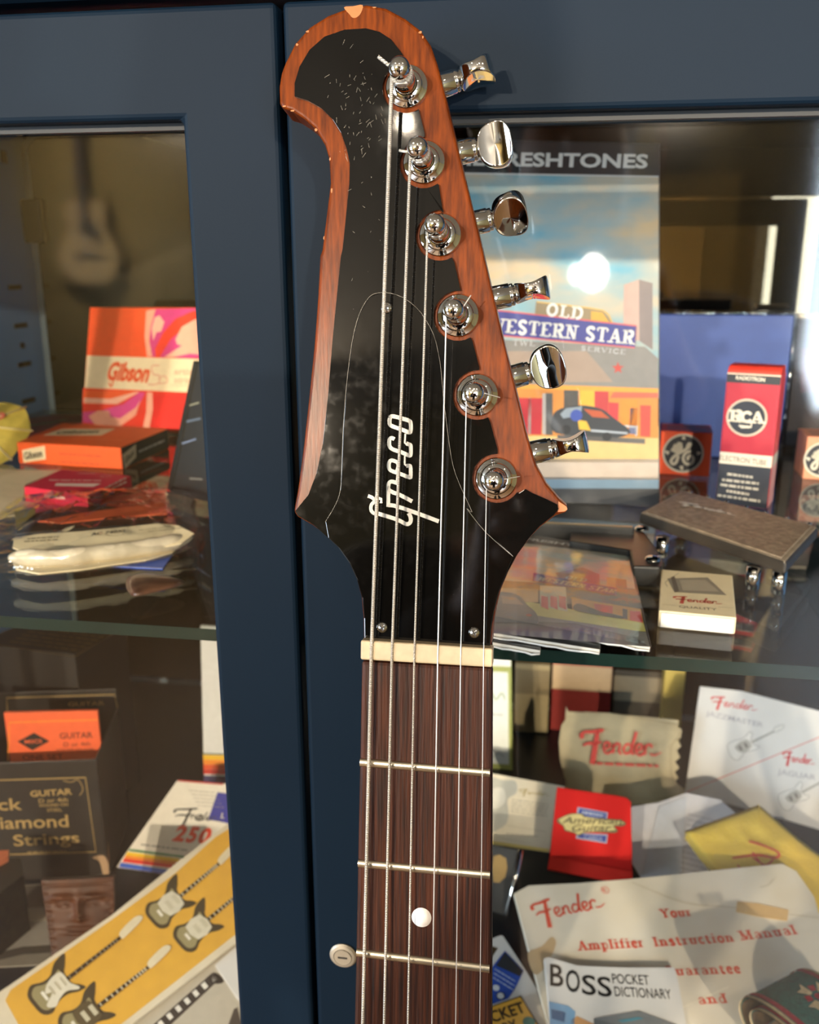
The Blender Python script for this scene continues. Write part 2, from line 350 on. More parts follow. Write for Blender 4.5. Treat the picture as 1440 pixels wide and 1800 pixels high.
# ------------------------------------------------------------------ drawn lettering
S0, S1 = 'S', 'T'
def _o(cx, cy, rx, ry, a0=0, a1=360, n=10):
    return [(cx + rx*math.cos(math.radians(a0+(a1-a0)*i/n)), cy + ry*math.sin(math.radians(a0+(a1-a0)*i/n))) for i in range(n+1)]
GLY = {
 'a': ([('T', [(.08, .52), (.2, .66), (.34, .64), (.4, .5)], '00'), ('S', [(.4, .52), (.4, 0)], '00'), ('T', [(.4, .38), (.16, .32), (.06, .17), (.16, .02), (.3, .05), (.4, .18)], '00'), ('T', [(.4, .04), (.52, .04)], '00')], .5),
 'c': ([('S', [(.38, .54), (.26, .64), (.12, .56), (.08, .33), (.14, .1), (.28, .03), (.42, .12)], '00')], .42),
 'd': ([('S', [(.42, 1), (.42, 0)], '10'), ('T', [(.42, .52), (.25, .65), (.1, .52), (.07, .3), (.13, .07), (.27, .02), (.42, .14)], '00'), ('T', [(.36, .04), (.54, .04)], '00')], .5),
 'e': ([('T', [(.08, .36), (.4, .36)], '00'), ('S', [(.4, .38), (.36, .58), (.24, .64), (.12, .56), (.08, .33), (.13, .1), (.27, .03), (.42, .12)], '00')], .42),
 'f': ([('S', [(.16, .82), (.16, 0)], '01'), ('T', [(.16, .8), (.22, .95), (.38, .95)], '00'), ('T', [(.02, .63), (.34, .63)], '00')], .34),
 'i': ([('S', [(.14, .66), (.14, 0)], '11'), ('S', [(.14, .84), (.14, .99)], '00')], .28),
 'l': ([('S', [(.14, 1), (.14, 0)], '11')], .28),
 'm': ([('S', [(.13, .66), (.13, 0)], '11'), ('S', [(.45, .52), (.45, 0)], '01'), ('S', [(.77, .52), (.77, 0)], '01'), ('T', [(.13, .52), (.3, .64), (.43, .6), (.45, .48)], '00'), ('T', [(.45, .52), (.62, .64), (.75, .6), (.77, .48)], '00')], .9),
 'n': ([('S', [(.13, .66), (.13, 0)], '11'), ('S', [(.45, .52), (.45, 0)], '01'), ('T', [(.13, .52), (.3, .64), (.43, .6), (.45, .48)], '00')], .58),
 'o': ([('S', _o(.26, .33, .2, .31), '00')], .5),
 'p': ([('S', [(.13, .66), (.13, -.28)], '11'), ('T', [(.13, .52), (.28, .65), (.43, .54), (.46, .33), (.42, .1), (.28, .02), (.13, .12)], '00')], .5),
 'r': ([('S', [(.13, .66), (.13, 0)], '11'), ('T', [(.13, .45), (.22, .62), (.36, .6)], '00')], .38),
 's': ([('S', [(.36, .52), (.26, .64), (.12, .6), (.1, .46), (.22, .36), (.36, .26), (.36, .1), (.22, .02), (.06, .12)], '00')], .42),
 't': ([('S', [(.16, .86), (.16, .14), (.24, .03), (.36, .1)], '00'), ('T', [(.02, .63), (.34, .63)], '00')], .36),
 'u': ([('S', [(.12, .66), (.12, .18), (.2, .04)], '10'), ('T', [(.18, .04), (.3, .03), (.42, .14)], '00'), ('S', [(.44, .66), (.44, 0)], '10')], .56),
 'A': ([('T', [(.08, 0), (.34, 1)], '10'), ('S', [(.34, 1), (.62, 0)], '01'), ('T', [(.18, .34), (.5, .34)], '00')], .7),
 'C': ([('S', [(.6, .76), (.5, .93), (.34, .97), (.14, .84), (.07, .5), (.14, .16), (.34, .03), (.52, .08), (.62, .26)], '00')], .66),
 'D': ([('S', [(.14, 1), (.14, 0)], '11'), ('T', [(.1, .96), (.34, .96)], '00'), ('S', [(.32, .95), (.54, .84), (.62, .5), (.54, .16), (.32, .05)], '00'), ('T', [(.1, .04), (.34, .04)], '00')], .68),
 'E': ([('S', [(.14, 1), (.14, 0)], '11'), ('T', [(.1, .96), (.54, .96), (.54, .78)], '00'), ('T', [(.14, .5), (.4, .5)], '00'), ('T', [(.1, .04), (.56, .04), (.56, .24)], '00')], .6),
 'G': ([('S', [(.6, .76), (.5, .93), (.34, .97), (.14, .84), (.07, .5), (.14, .16), (.34, .03), (.58, .14)], '00'), ('S', [(.58, .42), (.58, .1)], '10')], .68),
 'I': ([('S', [(.16, 1), (.16, 0)], '11')], .32),
 'L': ([('S', [(.14, 1), (.14, 0)], '11'), ('T', [(.1, .04), (.52, .04), (.52, .28)], '00')], .56),
 'M': ([('T', [(.12, 1), (.12, 0)], '11'), ('S', [(.12, 1), (.42, .04)], '00'), ('T', [(.42, .04), (.72, 1)], '00'), ('S', [(.74, 1), (.74, 0)], '11')], .88),
 'N': ([('T', [(.12, 1), (.12, 0)], '11'), ('S', [(.12, 1), (.58, 0)], '00'), ('T', [(.58, 1), (.58, 0)], '10')], .7),
 'O': ([('S', _o(.36, .5, .28, .46, n=14), '00')], .72),
 'R': ([('S', [(.14, 1), (.14, 0)], '11'), ('T', [(.1, .96), (.36, .96)], '00'), ('S', [(.34, .95), (.52, .9), (.56, .74), (.5, .56), (.32, .5)], '00'), ('T', [(.14, .5), (.34, .5)], '00'), ('S', [(.34, .5), (.6, 0)], '01')], .68),
 'S': ([('S', [(.48, .8), (.38, .94), (.2, .94), (.08, .8), (.12, .62), (.36, .44), (.48, .26), (.4, .08), (.22, .04), (.06, .2)], '00')], .54),
 'T': ([('S', [(.32, 1), (.32, 0)], '01'), ('T', [(.04, .74), (.04, .96), (.6, .96), (.6, .74)], '00')], .64),
 'V': ([('S', [(.06, 1), (.34, 0)], '10'), ('T', [(.34, 0), (.62, 1)], '01')], .68),
 'W': ([('S', [(.06, 1), (.28, 0)], '10'), ('T', [(.28, 0), (.5, .9)], '00'), ('S', [(.5, .9), (.7, 0)], '00'), ('T', [(.7, 0), (.92, 1)], '01')], .98),
 'Y': ([('S', [(.06, 1), (.32, .46)], '10'), ('T', [(.32, .46), (.6, 1)], '01'), ('S', [(.32, .5), (.32, 0)], '01')], .66),
}
SCRIPT = [([(66, 124), (60, 100), (52, 50), (44, 2)], [10, 16, 18, 20]), ([(6, 92), (2, 104), (14, 116), (40, 118), (70, 124), (88, 128)], [16, 15, 11, 12, 14, 8]),
          ([(8, 66), (26, 76), (52, 76), (78, 84)], [6, 10, 11, 6]),
          ([(88, 58), (106, 66), (110, 80), (98, 84), (88, 70), (90, 50), (104, 44), (120, 56)], 8), ([(126, 80), (123, 46)], 9), ([(123, 66), (138, 82), (148, 77), (146, 52), (156, 46)], 8),
          ([(190, 76), (176, 82), (164, 66), (168, 48), (184, 52), (194, 72)], 8), ([(212, 128), (200, 90), (193, 56), (202, 46)], 10),
          ([(210, 58), (228, 66), (232, 80), (220, 84), (210, 70), (212, 50), (226, 44), (240, 56)], 8), ([(246, 82), (242, 46)], 9), ([(242, 64), (254, 84), (268, 82), (266, 74)], 8),
          ([(262, 52), (280, 48), (304, 60)], [7, 6, 3])]
def fender(mb, pl, p0, p1, hpx, mat, w, wk=1.0): mb.strokes(pl, SCRIPT, (304, 126), p0, p1, hpx, mat, w, wk)
def lines(mb, pl, p0, p1, p2, n, wpx, mat, w, dash=6, seed=0):
    """rows of small illegible print between p0-p1 going on to p2"""
    rr = random.Random(seed)
    for i in range(n):
        t = i/max(1, n-1); dx, dy = (p2[0]-p0[0])*t, (p2[1]-p0[1])*t; x = 0.0
        while x < .97:
            e = min(1, x + rr.uniform(.06, .2)); 
            mb.stroke(pl, [(p0[0]+dx+(p1[0]-p0[0])*x, p0[1]+dy+(p1[1]-p0[1])*x), (p0[0]+dx+(p1[0]-p0[0])*e, p0[1]+dy+(p1[1]-p0[1])*e)], wpx, mat, w, 1)
            x = e + .03

# ------------------------------------------------------------------ the room
m_wall = M('wall_paint', '7E6E42', .8, var=.05, scale=4)
m_ceil = M('ceiling_paint', '8E877A', .85, var=.03, scale=5)
m_floor = M('floor_wood', '7A5A3A', .4, var=.25, scale=6, stretch=(1, 12, 1))
m_whitep = M('white_trim', 'D8DADB', .5, var=.03)
m_doorp = M('door_paint', 'C9A968', .5, var=.05)
X0, X1, Y0, Y1, ZC = -4.45, 3.6, -4.95, 1.03, 2.66
structure('floor', lambda b: b.wbox(X0-.1, X1+.1, Y0-.1, Y1+.1, -.1, 0, m_floor))
structure('ceiling', lambda b: b.wbox(X0-.1, X1+.1, Y0-.1, Y1+.1, ZC, ZC+.1, m_ceil))
structure('wall_front', lambda b: b.wbox(X0, X1, Y1, Y1+.1, 0, ZC, m_wall))
def wb(b):
    x0, x1, z0, z1 = 1.36, 3.36, .55, 2.35
    b.wbox(X0, x0, Y0-.1, Y0, 0, ZC, m_wall); b.wbox(x1, X1, Y0-.1, Y0, 0, ZC, m_wall)
    b.wbox(x0, x1, Y0-.1, Y0, 0, z0, m_wall); b.wbox(x0, x1, Y0-.1, Y0, z1, ZC, m_wall)
structure('wall_back', wb)
def wl(b):
    y0, y1, z0, z1 = -3.6, -1.6, .6, 2.4
    b.wbox(X0-.1, X0, Y0, y0, 0, ZC, m_wall); b.wbox(X0-.1, X0, y1, Y1, 0, ZC, m_wall)
    b.wbox(X0-.1, X0, y0, y1, 0, z0, m_wall); b.wbox(X0-.1, X0, y0, y1, z1, ZC, m_wall)
structure('wall_left', wl)
structure('wall_right', lambda b: b.wbox(X1, X1+.1, Y0, Y1, 0, ZC, m_wall))
m_pane = glass_mat('window_glass', (.95, .97, .97, 1), .04, .0)
def window(name, pl, u0, u1, v0, v1):
    t = Thing(name, kind='structure', pl=pl); f = t.part('window_frame', .004)
    for a in ((u0, u0+.07, v0, v1), (u1-.07, u1, v0, v1), (u0+.07, u1-.07, v0, v0+.07), (u0+.07, u1-.07, v1-.07, v1), ((u0+u1)/2-.03, (u0+u1)/2+.03, v0+.07, v1-.07)):
        f.box(pl, *a, -.08, .03, m_whitep)
    t.part('window_pane').box(pl, u0+.07, u1-.07, v0+.07, v1-.07, -.075, -.071, m_pane)
    t.build()
window('window_1', Pl((0, Y0, 0), (-1, 0, 0), (0, 0, 1)), -3.36, -1.36, .55, 2.35)
window('window_2', Pl((X0, 0, 0), (0, 1, 0), (0, 0, 1)), -3.6, -1.6, .6, 2.4)
def door(b):
    pl = Pl((0, Y0, 0), (-1, 0, 0), (0, 0, 1))
    b.box(pl, -1.0, -.1, 0, 1.95, .001, .04, m_doorp)
    for v0, v1 in ((.15, .95), (1.1, 1.82)): b.box(pl, -.9, -.2, v0, v1, .04, .05, m_doorp)
structure('door_1', door, .006)

# spot lamps on the ceiling, the added unseen ones among them
m_black_metal = M('black_metal', '141414', .4, .8)
m_lit = bpy.data.materials.new('lit_bulb'); m_lit.use_nodes = True
e = m_lit.node_tree.nodes['Principled BSDF']; e.inputs['Emission Color'].default_value = (1, .78, .5, 1); e.inputs['Emission Strength'].default_value = 14
LB = ['black ceiling spot lamp above the front of the display cabinet', 'black ceiling spot lamp behind and left of the photographer', 'black ceiling spot lamp nearest the right end of the cabinet',
      'black ceiling spot lamp nearest the left end of the cabinet', 'black hung spot lamp added before the wide back window to light the cabinet', 'black hung spot lamp added between the acoustic guitar and the tan door to light the cabinet', 'black hung spot lamp added nearest the acoustic guitar to light the cabinet', 'black hung spot lamp added between the tan door and the back window to light the cabinet', 'black spot lamp added to brighten the hanging acoustic guitar', 'black spot lamp added to brighten the tan door']
for l, lb in zip(LAMPS, LB):
    x, y = l[:2]; ax = lamp_axis(l); c = Vector((x, y, LAMP_Z - l[4]))
    t = Thing('spot_lamp', lb, 'lamp', 'ceiling spot lamps', at=(x, y, ZC))
    t.part('mount').lathe((x, y, ZC), (0, 0, -1), [(0, 0), (.03, 0), (.03, .008), (.01, .012), (.01, max(.014, ZC - c.z - .05)), (0, max(.014, ZC - c.z - .05))], m_black_metal, 20)
    t.part('lamp_housing').lathe(c - ax*.06, ax, [(0, 0), (.04, 0), (.055, .01), (.052, .05), (.047, .06), (.047, .03), (0, .03)], m_black_metal)
    kb = .26 if len(l) > 5 else 1; t.part('bulb').lathe(c - ax*.028, ax, [(.044*kb, 0), (.04*kb, .006), (.02*kb, .012), (0, .014)], m_lit)
    t.build()

# acoustic guitar hanging on the back wall (seen in the mirrors)
m_spruce = M('spruce_top', 'F2CE8A', .35, var=.05, scale=30, stretch=(8, 1, 1), coat=.3)
m_dark = M('dark_wood', '2A1A10', .4)
ag = Pl((-2.9, Y0+.02, 1.62), (-1, 0, 0), (0, 0, 1))
t = Thing('acoustic_guitar', 'light natural acoustic guitar hanging on the ochre back wall', 'guitar', pl=ag)
half = [(0, -.28), (.11, -.27), (.185, -.2), (.2, -.1), (.165, -.01), (.125, .05), (.135, .12), (.14, .17), (.1, .215), (0, .225)]
L = [Vector((x, y, 0)) for x, y in half] + [Vector((-x, y, 0)) for x, y in half[-2:0:-1]]
t.part('body', .004).slab(ag, [tuple(p) for p in smooth_path(L, 4, True)], 0, .1, m_spruce, m_dark)
t.part('soundhole').disc(ag, (0, .06, 0), .05, ink('0E0A07'), .1006, px=False)
t.part('bridge', .002).box(ag, -.09, .09, -.13, -.1, .1, .11, m_dark)
t.part('pickguard').poly(ag, [(-.02, .0, 0), (-.09, -.06, 0), (-.1, .0, 0), (-.06, .07, 0)], m_dark, .1008)
t.part('neck', .004).box(ag, -.026, .026, .1, .62, .095, .125, m_dark)
t.part('headstock', .004).box(ag, -.036, .036, .62, .8, .085, .105, m_dark)
for i in range(6): t.part('string').box(ag, -.02+.008*i-.0005, -.02+.008*i+.0005, -.115, .68, .1265, .1275, M('steel', 'C8C8C8', .25, 1.0))
t.build()

# ------------------------------------------------------------------ the display cabinet
m_blue = M('blue_paint', '071725', .55, var=.06, scale=8, bump=.04, bscale=900, spec=.1)
m_blue_lit = M('blue_paint_window_lit', '6C9CCB', .5, var=.05, scale=10)  # same blue paint as outside, window light put into its lighter colour
m_shelfm = M('blue_steel_shelf', '1A222A', .35, var=.1)
m_glass = glass_mat('door_glass', (.985, .99, .985, 1), .034, .05)
m_shelf = glass_mat('shelf_glass', (.93, .965, .945, 1), .035, .0)
m_edge = M('shelf_glass_edge', '0C211C', .3, var=.1, spec=.3)
m_chrome = M('chrome', 'E8E6E2', .045, 1.0, var=.02, scale=300)
m_steel = M('brushed_steel', 'B9B2A4', .3, 1.0, var=.1, scale=200)
m_mirror = M('bronze_mirror', '544A3A', .015, 1.0, var=.01)
m_rubber = M('black_rubber', '0C1114', .6)
YD = .342; SX0, SX1 = -.575, .395; ZB = 1.0; ZS = 1.333
t = Thing('display_cabinet', 'tall dark blue metal display cabinet with two glazed doors', 'cabinet', at=((SX0+SX1)/2, .66, 0))
t.part('side_panel', .002).wbox(SX0-.02, SX0, YD+.024, .98, 0, 1.72, m_blue_lit)
t.part('side_panel', .002).wbox(SX1, SX1+.02, YD+.024, .98, 0, 1.72, m_blue_lit)
t.part('back_panel').wbox(SX0-.02, SX1+.02, .98, .992, 0, 1.72, m_blue)
t.part('top_panel', .002).wbox(SX0, SX1, YD+.024, .98, 1.66, 1.72, m_blue)
t.part('top_rail', .003).wbox(SX0-.02, SX1+.02, YD-.001, YD+.022, 1.5895, 1.72, m_blue)
t.part('bottom_panel', .002).wbox(SX0, SX1, YD+.026, .955, ZB-.03, ZB, m_shelfm)
t.part('plinth').wbox(SX0, SX1, YD+.02, .98, 0, .08, m_blue)
gm = t.part('mirror')
mp = facing(.957)
r = .02; x0, x1, z0, z1 = -.562, SX1-.004, ZB+.002, 1.626
pts = []
for cx, cz, a in ((x1-r, z1-r, 0), (x0+r, z1-r, 90), (x0+r, z0+r, 180), (x1-r, z0+r, 270)):
    for k in range(6): pts.append((cx+r*math.cos(math.radians(a+18*k)), cz+r*math.sin(math.radians(a+18*k)), 0))
gm.slab(mp, pts, -.006, 0, m_mirror, m_rubber)
t.part('mirror_rim', parent=gm).ribbon(mp, [Vector(p) for p in pts], [.007]*len(pts), M('mirror_rim', '6F7F86', .2, var=.05), .0006, True)
t.part('mirror_clip', .002, parent=gm).box(mp, x0-.008, x0+.014, 1.515, 1.56, 0, .008, m_rubber)
# slots punched in the left inner side
sw = Pl((SX0, 0, 0), (0, 1, 0), (0, 0, 1))
def slot(x, y, hw, hh):
    sl = t.part('slot'); c = sw.loc((x, y), .0); sl.box(sw, c.x-hw, c.x+hw, c.y-hh, c.y+hh, .0002, .0012, m_rubber)
for x, y in ((25, 505), (35, 572), (42, 640), (49, 704)): slot(x, y, .012, .0025)
slot(38, 607, .003, .003); slot(6, 276, .005, .006)
def cab_door(xa, xb, hinge_x):
    z0, z1 = .1, 1.586; st = .0371; rail = .0375
    f = t.part('door', .0022, seg=3)
    pl = facing(YD)
    o = [(xa, z0), (xb, z0), (xb, z1), (xa, z1)]; i_ = [(xa+st, z0+st), (xb-st, z0+st), (xb-st, z1-rail), (xa+st, z1-rail)]
    v = [pl.wd((x, z, w)) for w in (0, -.022) for x, z in o + i_]
    fs = []
    for k in range(4):
        j = (k+1) % 4
        fs += [[k, j, 4+j, 4+k], [8+j, 8+k, 12+k, 12+j], [8+k, 8+j, j, k], [4+k, 4+j, 12+j, 12+k]]
    f.add(v, fs, m_blue)
    g = t.part('glass_pane', parent=f)
    g.box(pl, xa+st-.006, xb-st+.006, z0+st-.006, z1-rail+.006, -.0175, -.0125, m_glass)
    gk = t.part('gasket', parent=f)
    for a in ((xa+st, xa+st+.0025, z0+st, z1-rail), (xb-st-.0025, xb-st, z0+st, z1-rail), (xa+st, xb-st, z0+st, z0+st+.0025), (xa+st, xb-st, z1-rail-.0025, z1-rail)):
        gk.box(pl, *a, -.0122, -.0085, m_rubber)
    for zz in (.35, 1.3):
        t.part('hinge', parent=f).lathe((hinge_x, YD+.018, zz), (0, 0, 1), [(0, 0), (.004, 0), (.004, .06), (0, .06)], m_steel, 12)
    return f, pl
SPLIT = -.0997
fl, dpl = cab_door(-.5565, SPLIT-.0009, -.5605)
fr, _ = cab_door(SPLIT+.0012, .3775, .3815)
lk = dpl.loc((604, 1678)); c = dpl.wd(lk)
lock = t.part('lock', parent=fr)
lock.lathe(c, dpl.N, [(.0062, 0), (.0064, .0008), (.0056, .0016), (.0044, .0019), (.0041, .0013), (.004, .0021), (0, .0021)], M('satin_nickel', 'B8AE9C', .42, .6), smooth=False)
lock.box(dpl, lk.x-.0022, lk.x+.0022, lk.y-.0004, lk.y+.0004, .00212, .0023, ink('0A0806'))
sp = facing(YD+.024); a = sp.loc((33, 226))
t.part('screw').lathe(sp.wd(a), (0, -1, 0), [(.003, 0), (.003, .001), (.002, .002), (0, .0023)], m_steel, 12)
t.build()
gs = Thing('glass_shelf', 'clear glass shelf with dark green front edge across the cabinet', 'shelf', at=(0, .375, ZS-.006), single=True)
b = gs.part('glass_shelf')
pl = facing(.375); v = [(x, y, z) for z in (ZS-.006, ZS) for y in (.375, .953) for x in (SX0+.004, SX1-.004)]
b.add(v, [[0, 2, 3, 1], [4, 5, 7, 6]], m_shelf); b.add(v, [[0, 1, 5, 4], [2, 6, 7, 3], [0, 4, 6, 2], [1, 3, 7, 5]], m_edge)
gs.build()

# ------------------------------------------------------------------ the electric guitar
m_mahog = M('mahogany', '6E3008', .3, var=.2, scale=260, stretch=(3, .35, 3), spec=.16, hex2='471C05', bump=.03)
m_bare = M('bare_wood', 'A8622C', .5, var=.12, scale=200)
m_rose = M('rosewood', '45200E', .5, spec=.2, var=.2, scale=260, stretch=(3.2, .12, 1), hex2='140805', bump=.35, bscale=420)
m_neck = M('neck_wood', '6E2D16', .3, var=.2, scale=120, stretch=(3, .3, 3), coat=.5)
def scuffed(name, hexa, rough):
    m = M(name, hexa, rough, var=.1, scale=15)
    nt = m.node_tree; b = nt.nodes['Principled BSDF']; tc = [n for n in nt.nodes if n.type == 'TEX_COORD'][0]
    vo = nt.nodes.new('ShaderNodeTexNoise'); vo.inputs['Scale'].default_value = 260; vo.inputs['Detail'].default_value = 5
    rp = nt.nodes.new('ShaderNodeMapRange'); rp.inputs['From Min'].default_value = .45; rp.inputs['From Max'].default_value = .75; rp.inputs['To Min'].default_value = rough*.85; rp.inputs['To Max'].default_value = rough*1.5
    nt.links.new(tc.outputs['Object'], vo.inputs['Vector']); nt.links.new(vo.outputs['Fac'], rp.inputs['Value']); nt.links.new(rp.outputs[0], b.inputs['Roughness'])
    return m
m_black = scuffed('black_facing', '0A0908', .055)
m_black2 = scuffed('black_cover', '080706', .06)
m_bone = M('bone', 'B3A080', .4, var=.08, scale=300, coat=.2)
m_fret = M('nickel_fret', 'E6DCC6', .28, 1.0, var=.05)
m_pearl = M('pearl_dot', 'EDE7E2', .2, var=.05, scale=200, coat=.5)
m_logo = M('pearl_logo', 'A8A398', .3, var=.16, scale=350, coat=.4)
m_wound = M('wound_string', 'F0E8DA', .42, .7)
nt = m_wound.node_tree; bsd = nt.nodes['Principled BSDF']; wv = nt.nodes.new('ShaderNodeTexWave'); wv.bands_direction = 'Y'; wv.inputs['Scale'].default_value = 520
tcn = nt.nodes.new('ShaderNodeTexCoord'); bp = nt.nodes.new('ShaderNodeBump'); bp.inputs['Strength'].default_value = .8; bp.inputs['Distance'].default_value = .0004
nt.links.new(tcn.outputs['Object'], wv.inputs['Vector']); nt.links.new(wv.outputs['Fac'], bp.inputs['Height']); nt.links.new(bp.outputs['Normal'], bsd.inputs['Normal'])
m_plain = M('plain_string', 'F0ECE6', .4, .7, var=.02)

tl = math.radians(11)
nut0 = Vector((-.0369840, .2717818, 1.3748214))
g0 = Pl(nut0, (1, 0, 0), (0, math.sin(tl), math.cos(tl)))
va, vb = g0.at((743.5, 1800)), g0.at((750.5, 1140)); Vn = (vb - va).normalized()
gp = Pl(nut0, Vn.cross(g0.N), Vn)
gt = Thing('electric_guitar', 'orange-brown electric guitar with black-faced headstock and six chrome tuners leaning on the cabinet', 'guitar', pl=gp)
FW = -.0035
outer = (c1(38, 620, 35, 520, 48, 440, 70, 380, 130, 260, 220, 160, 330, 90, 450, 45, 560, 25, 680, 45, 800, 110, 890, 180, 950, 270, 990, 380, 1030, 540, 1090, 790, 1160, 1080, 1240, 1400)
  + c2(960, 100, 995, 250, 1030, 400, 1090, 640, 1140, 850, 1180, 980, 1230, 1070, 1290, 1140, 1325, 1172, 1331, 1188, 1318, 1202, 1270, 1218, 1200, 1270)
  + c3(1340, 340, 1260, 450, 1200, 560, 1150, 680, 1120, 800, 1102, 900, 1092, 1040, 285, 1000, 283, 850, 270, 720, 240, 610, 190, 500, 120, 400, 50, 335)
  + c2(130, 1262, 60, 1222, 43, 1200, 46, 1175, 62, 1090, 90, 880, 120, 600, 140, 400, 155, 200, 165, 0)
  + c1(295, 1500, 320, 1300, 345, 1100, 335, 950, 310, 870, 250, 770, 180, 710, 110, 665, 50, 648))
OL = [gp.loc(p, FW) for p in outer]
hs = gt.part('headstock', .0011, seg=3)
hs.slab(gp, [(l.x, l.y, 0) for l in OL], FW-.0135, FW, m_mahog)
hs.poly(gp, c1(428, 44, 480, 38, 540, 30, 530, 78, 505, 104, 480, 107, 462, 88), m_bare, FW+.0001, 3)
hs.poly(gp, c2(1285, 1150, 1322, 1174, 1328, 1188, 1312, 1198, 1282, 1200), m_bare, FW+.0001)
for x, y, a_, b_ in ((62, 636, 9, 4), (112, 663, 10, 4), (252, 778, 7, 7), (336, 955, 4, 8), (345, 1150, 4, 12), (300, 1440, 3, 9), (140, 262, 6, 6), (205, 182, 8, 5), (890, 186, 8, 6), (905, 215, 4, 6), (610, 36, 9, 3)):
    cc_ = gp.loc(c1(x, y)[0], FW); cc_ = cc_ + (Vector((-.012, .15, 0)) - Vector((cc_.x, cc_.y, 0))).normalized()*.0005
    hs.poly(gp, [(cc_.x + a_*.00007*math.cos(k)*(1+.3*math.sin(3*k+x)), cc_.y + b_*.00007*math.sin(k), 0) for k in (0, .8, 1.6, 2.5, 3.3, 4.1, 5.2)], m_bare, FW+.0001)
TUN = c1(808, 524, 912, 980, 1010, 1418) + c2(815, 280, 905, 652, 995, 1043)
TL = [gp.loc(p, FW) for p in TUN]
inner0 = c1(130, 580, 130, 500, 160, 400, 220, 300, 310, 220, 430, 178, 560, 170, 640, 190, 710, 235, 770, 310, 800, 360)
gaps = [c1(880, 662, 915, 802), c1(1000, 1116, 1024, 1275), c1(1085, 1592, 1108, 1690) , c2(882, 398, 914, 522), c2(966, 780, 1000, 908)]
gaps[2] = c2(798, 32, 826, 158)
tail = c2(1100, 1112, 1130, 1092, 1160, 1110, 1230, 1140, 1280, 1165, 1286, 1186, 1262, 1216, 1195, 1268) + c3(1332, 345, 1254, 455, 1194, 565, 1144, 683, 1114, 802, 1096, 902, 1086, 1038, 291, 1002, 289, 852, 276, 722, 246, 613, 196, 504, 126, 405, 56, 340) + \
  c2(134, 1258, 64, 1218, 50, 1196, 112, 1120, 150, 1020, 180, 880, 205, 650, 225, 400, 245, 200, 265, 0) + c1(420, 1500, 440, 1300, 460, 1100, 462, 985, 445, 900, 410, 800, 360, 720, 290, 650, 210, 605)
RS = .0079
def scallop(c, a, b):
    """arc of the clear land round a tuner, on the far side from the right edge"""
    aa = math.atan2(a.y-c.y, a.x-c.x); bb = math.atan2(b.y-c.y, b.x-c.x)
    while bb < aa: bb += 2*math.pi
    return [Vector((c.x+RS*math.cos(aa+(bb-aa)*k/16), c.y+RS*math.sin(aa+(bb-aa)*k/16), 0)) for k in range(17)]
FB = FW + .0013
poly = [gp.loc(p, FB) for p in inner0]
ctr = [gp.loc(p, FB) for p in TUN]
for i in range(6):
    a = poly[-1]; nx = [gp.loc(p, FB) for p in (gaps[i] if i < 5 else tail)]
    poly += scallop(ctr[i], a, nx[0]) + nx
fc = gt.part('facing_plate', .0006)
fc.slab(gp, [(l.x, l.y, 0) for l in poly], FW, FB, m_black)
rng = random.Random(3)
sc_ = M('scratch', '8C8474', .5)
def scr(x, y, ln, a, w=.00009): 
    fc.stroke(gp, [(x, y), (x+ln*math.cos(a), y+ln*math.sin(a))], w/ .00019*.9, sc_, FB+.00006, 1)
for i in range(70):
    a = rng.uniform(0, 6.28); q = abs(rng.gauss(0, 1))
    scr(630 + rng.gauss(0, 26), 190 + rng.gauss(0, 45), rng.uniform(1.5, 11), rng.choice([1.3, 1.5, -.9, 2.4]) + rng.gauss(0, .2), .00007)
for i in range(46): scr(rng.uniform(618, 690), rng.uniform(300, 860), rng.uniform(1, 6), rng.uniform(0, 6.28), .00007)
# truss rod cover: teardrop plate over the facing
cov = c2(192, 1246, 240, 1165, 262, 1098, 268, 1000, 276, 800, 292, 600, 318, 400, 352, 270, 400, 190, 450, 172, 500, 175, 545, 190, 580, 210, 618, 242, 650, 280, 700, 370, 730, 500, 745, 650, 765, 820, 790, 980, 830, 1090, 880, 1200) + c3(940, 160, 1060, 310, 1232, 462, 1190, 566, 1142, 684, 1112, 803, 1094, 903, 1085, 1036, 292, 1000, 290, 852, 278, 722, 248, 614, 198, 505, 128, 406, 62, 345)
FC = FB + .0008
cv = gt.part('truss_rod_cover', .0004)
cv.slab(gp, cov, FB, FC, m_black2, wt=FC)
cv.stroke(gp, cov[0:25], .7, M('ply_edge', '5E574C', .4), FC + .00008, 3)
for x, y in ((680, 541), (672, 1103), (834, 1112)):
    p = gt.part('screw', parent=cv); c = gp.loc((x, y), FC); o = gp.wd(c)
    p.lathe(o, gp.N, [(.0019, -.0003), (.0019, .0002), (.0014, .0009), (0, .0012)], m_chrome, 16)
    for an in (.5, .5+math.pi/2):
        d = Vector((math.cos(an), math.sin(an), 0)); q = Vector((c.x, c.y, 0))
        p.ribbon(gp, [q - d*.0011, q + d*.0011], [.0005, .0005], ink('1A1410'), FC+.00125)
LG = gt.part('logo', parent=cv); LW = FC + .0001; k = 1/8.181
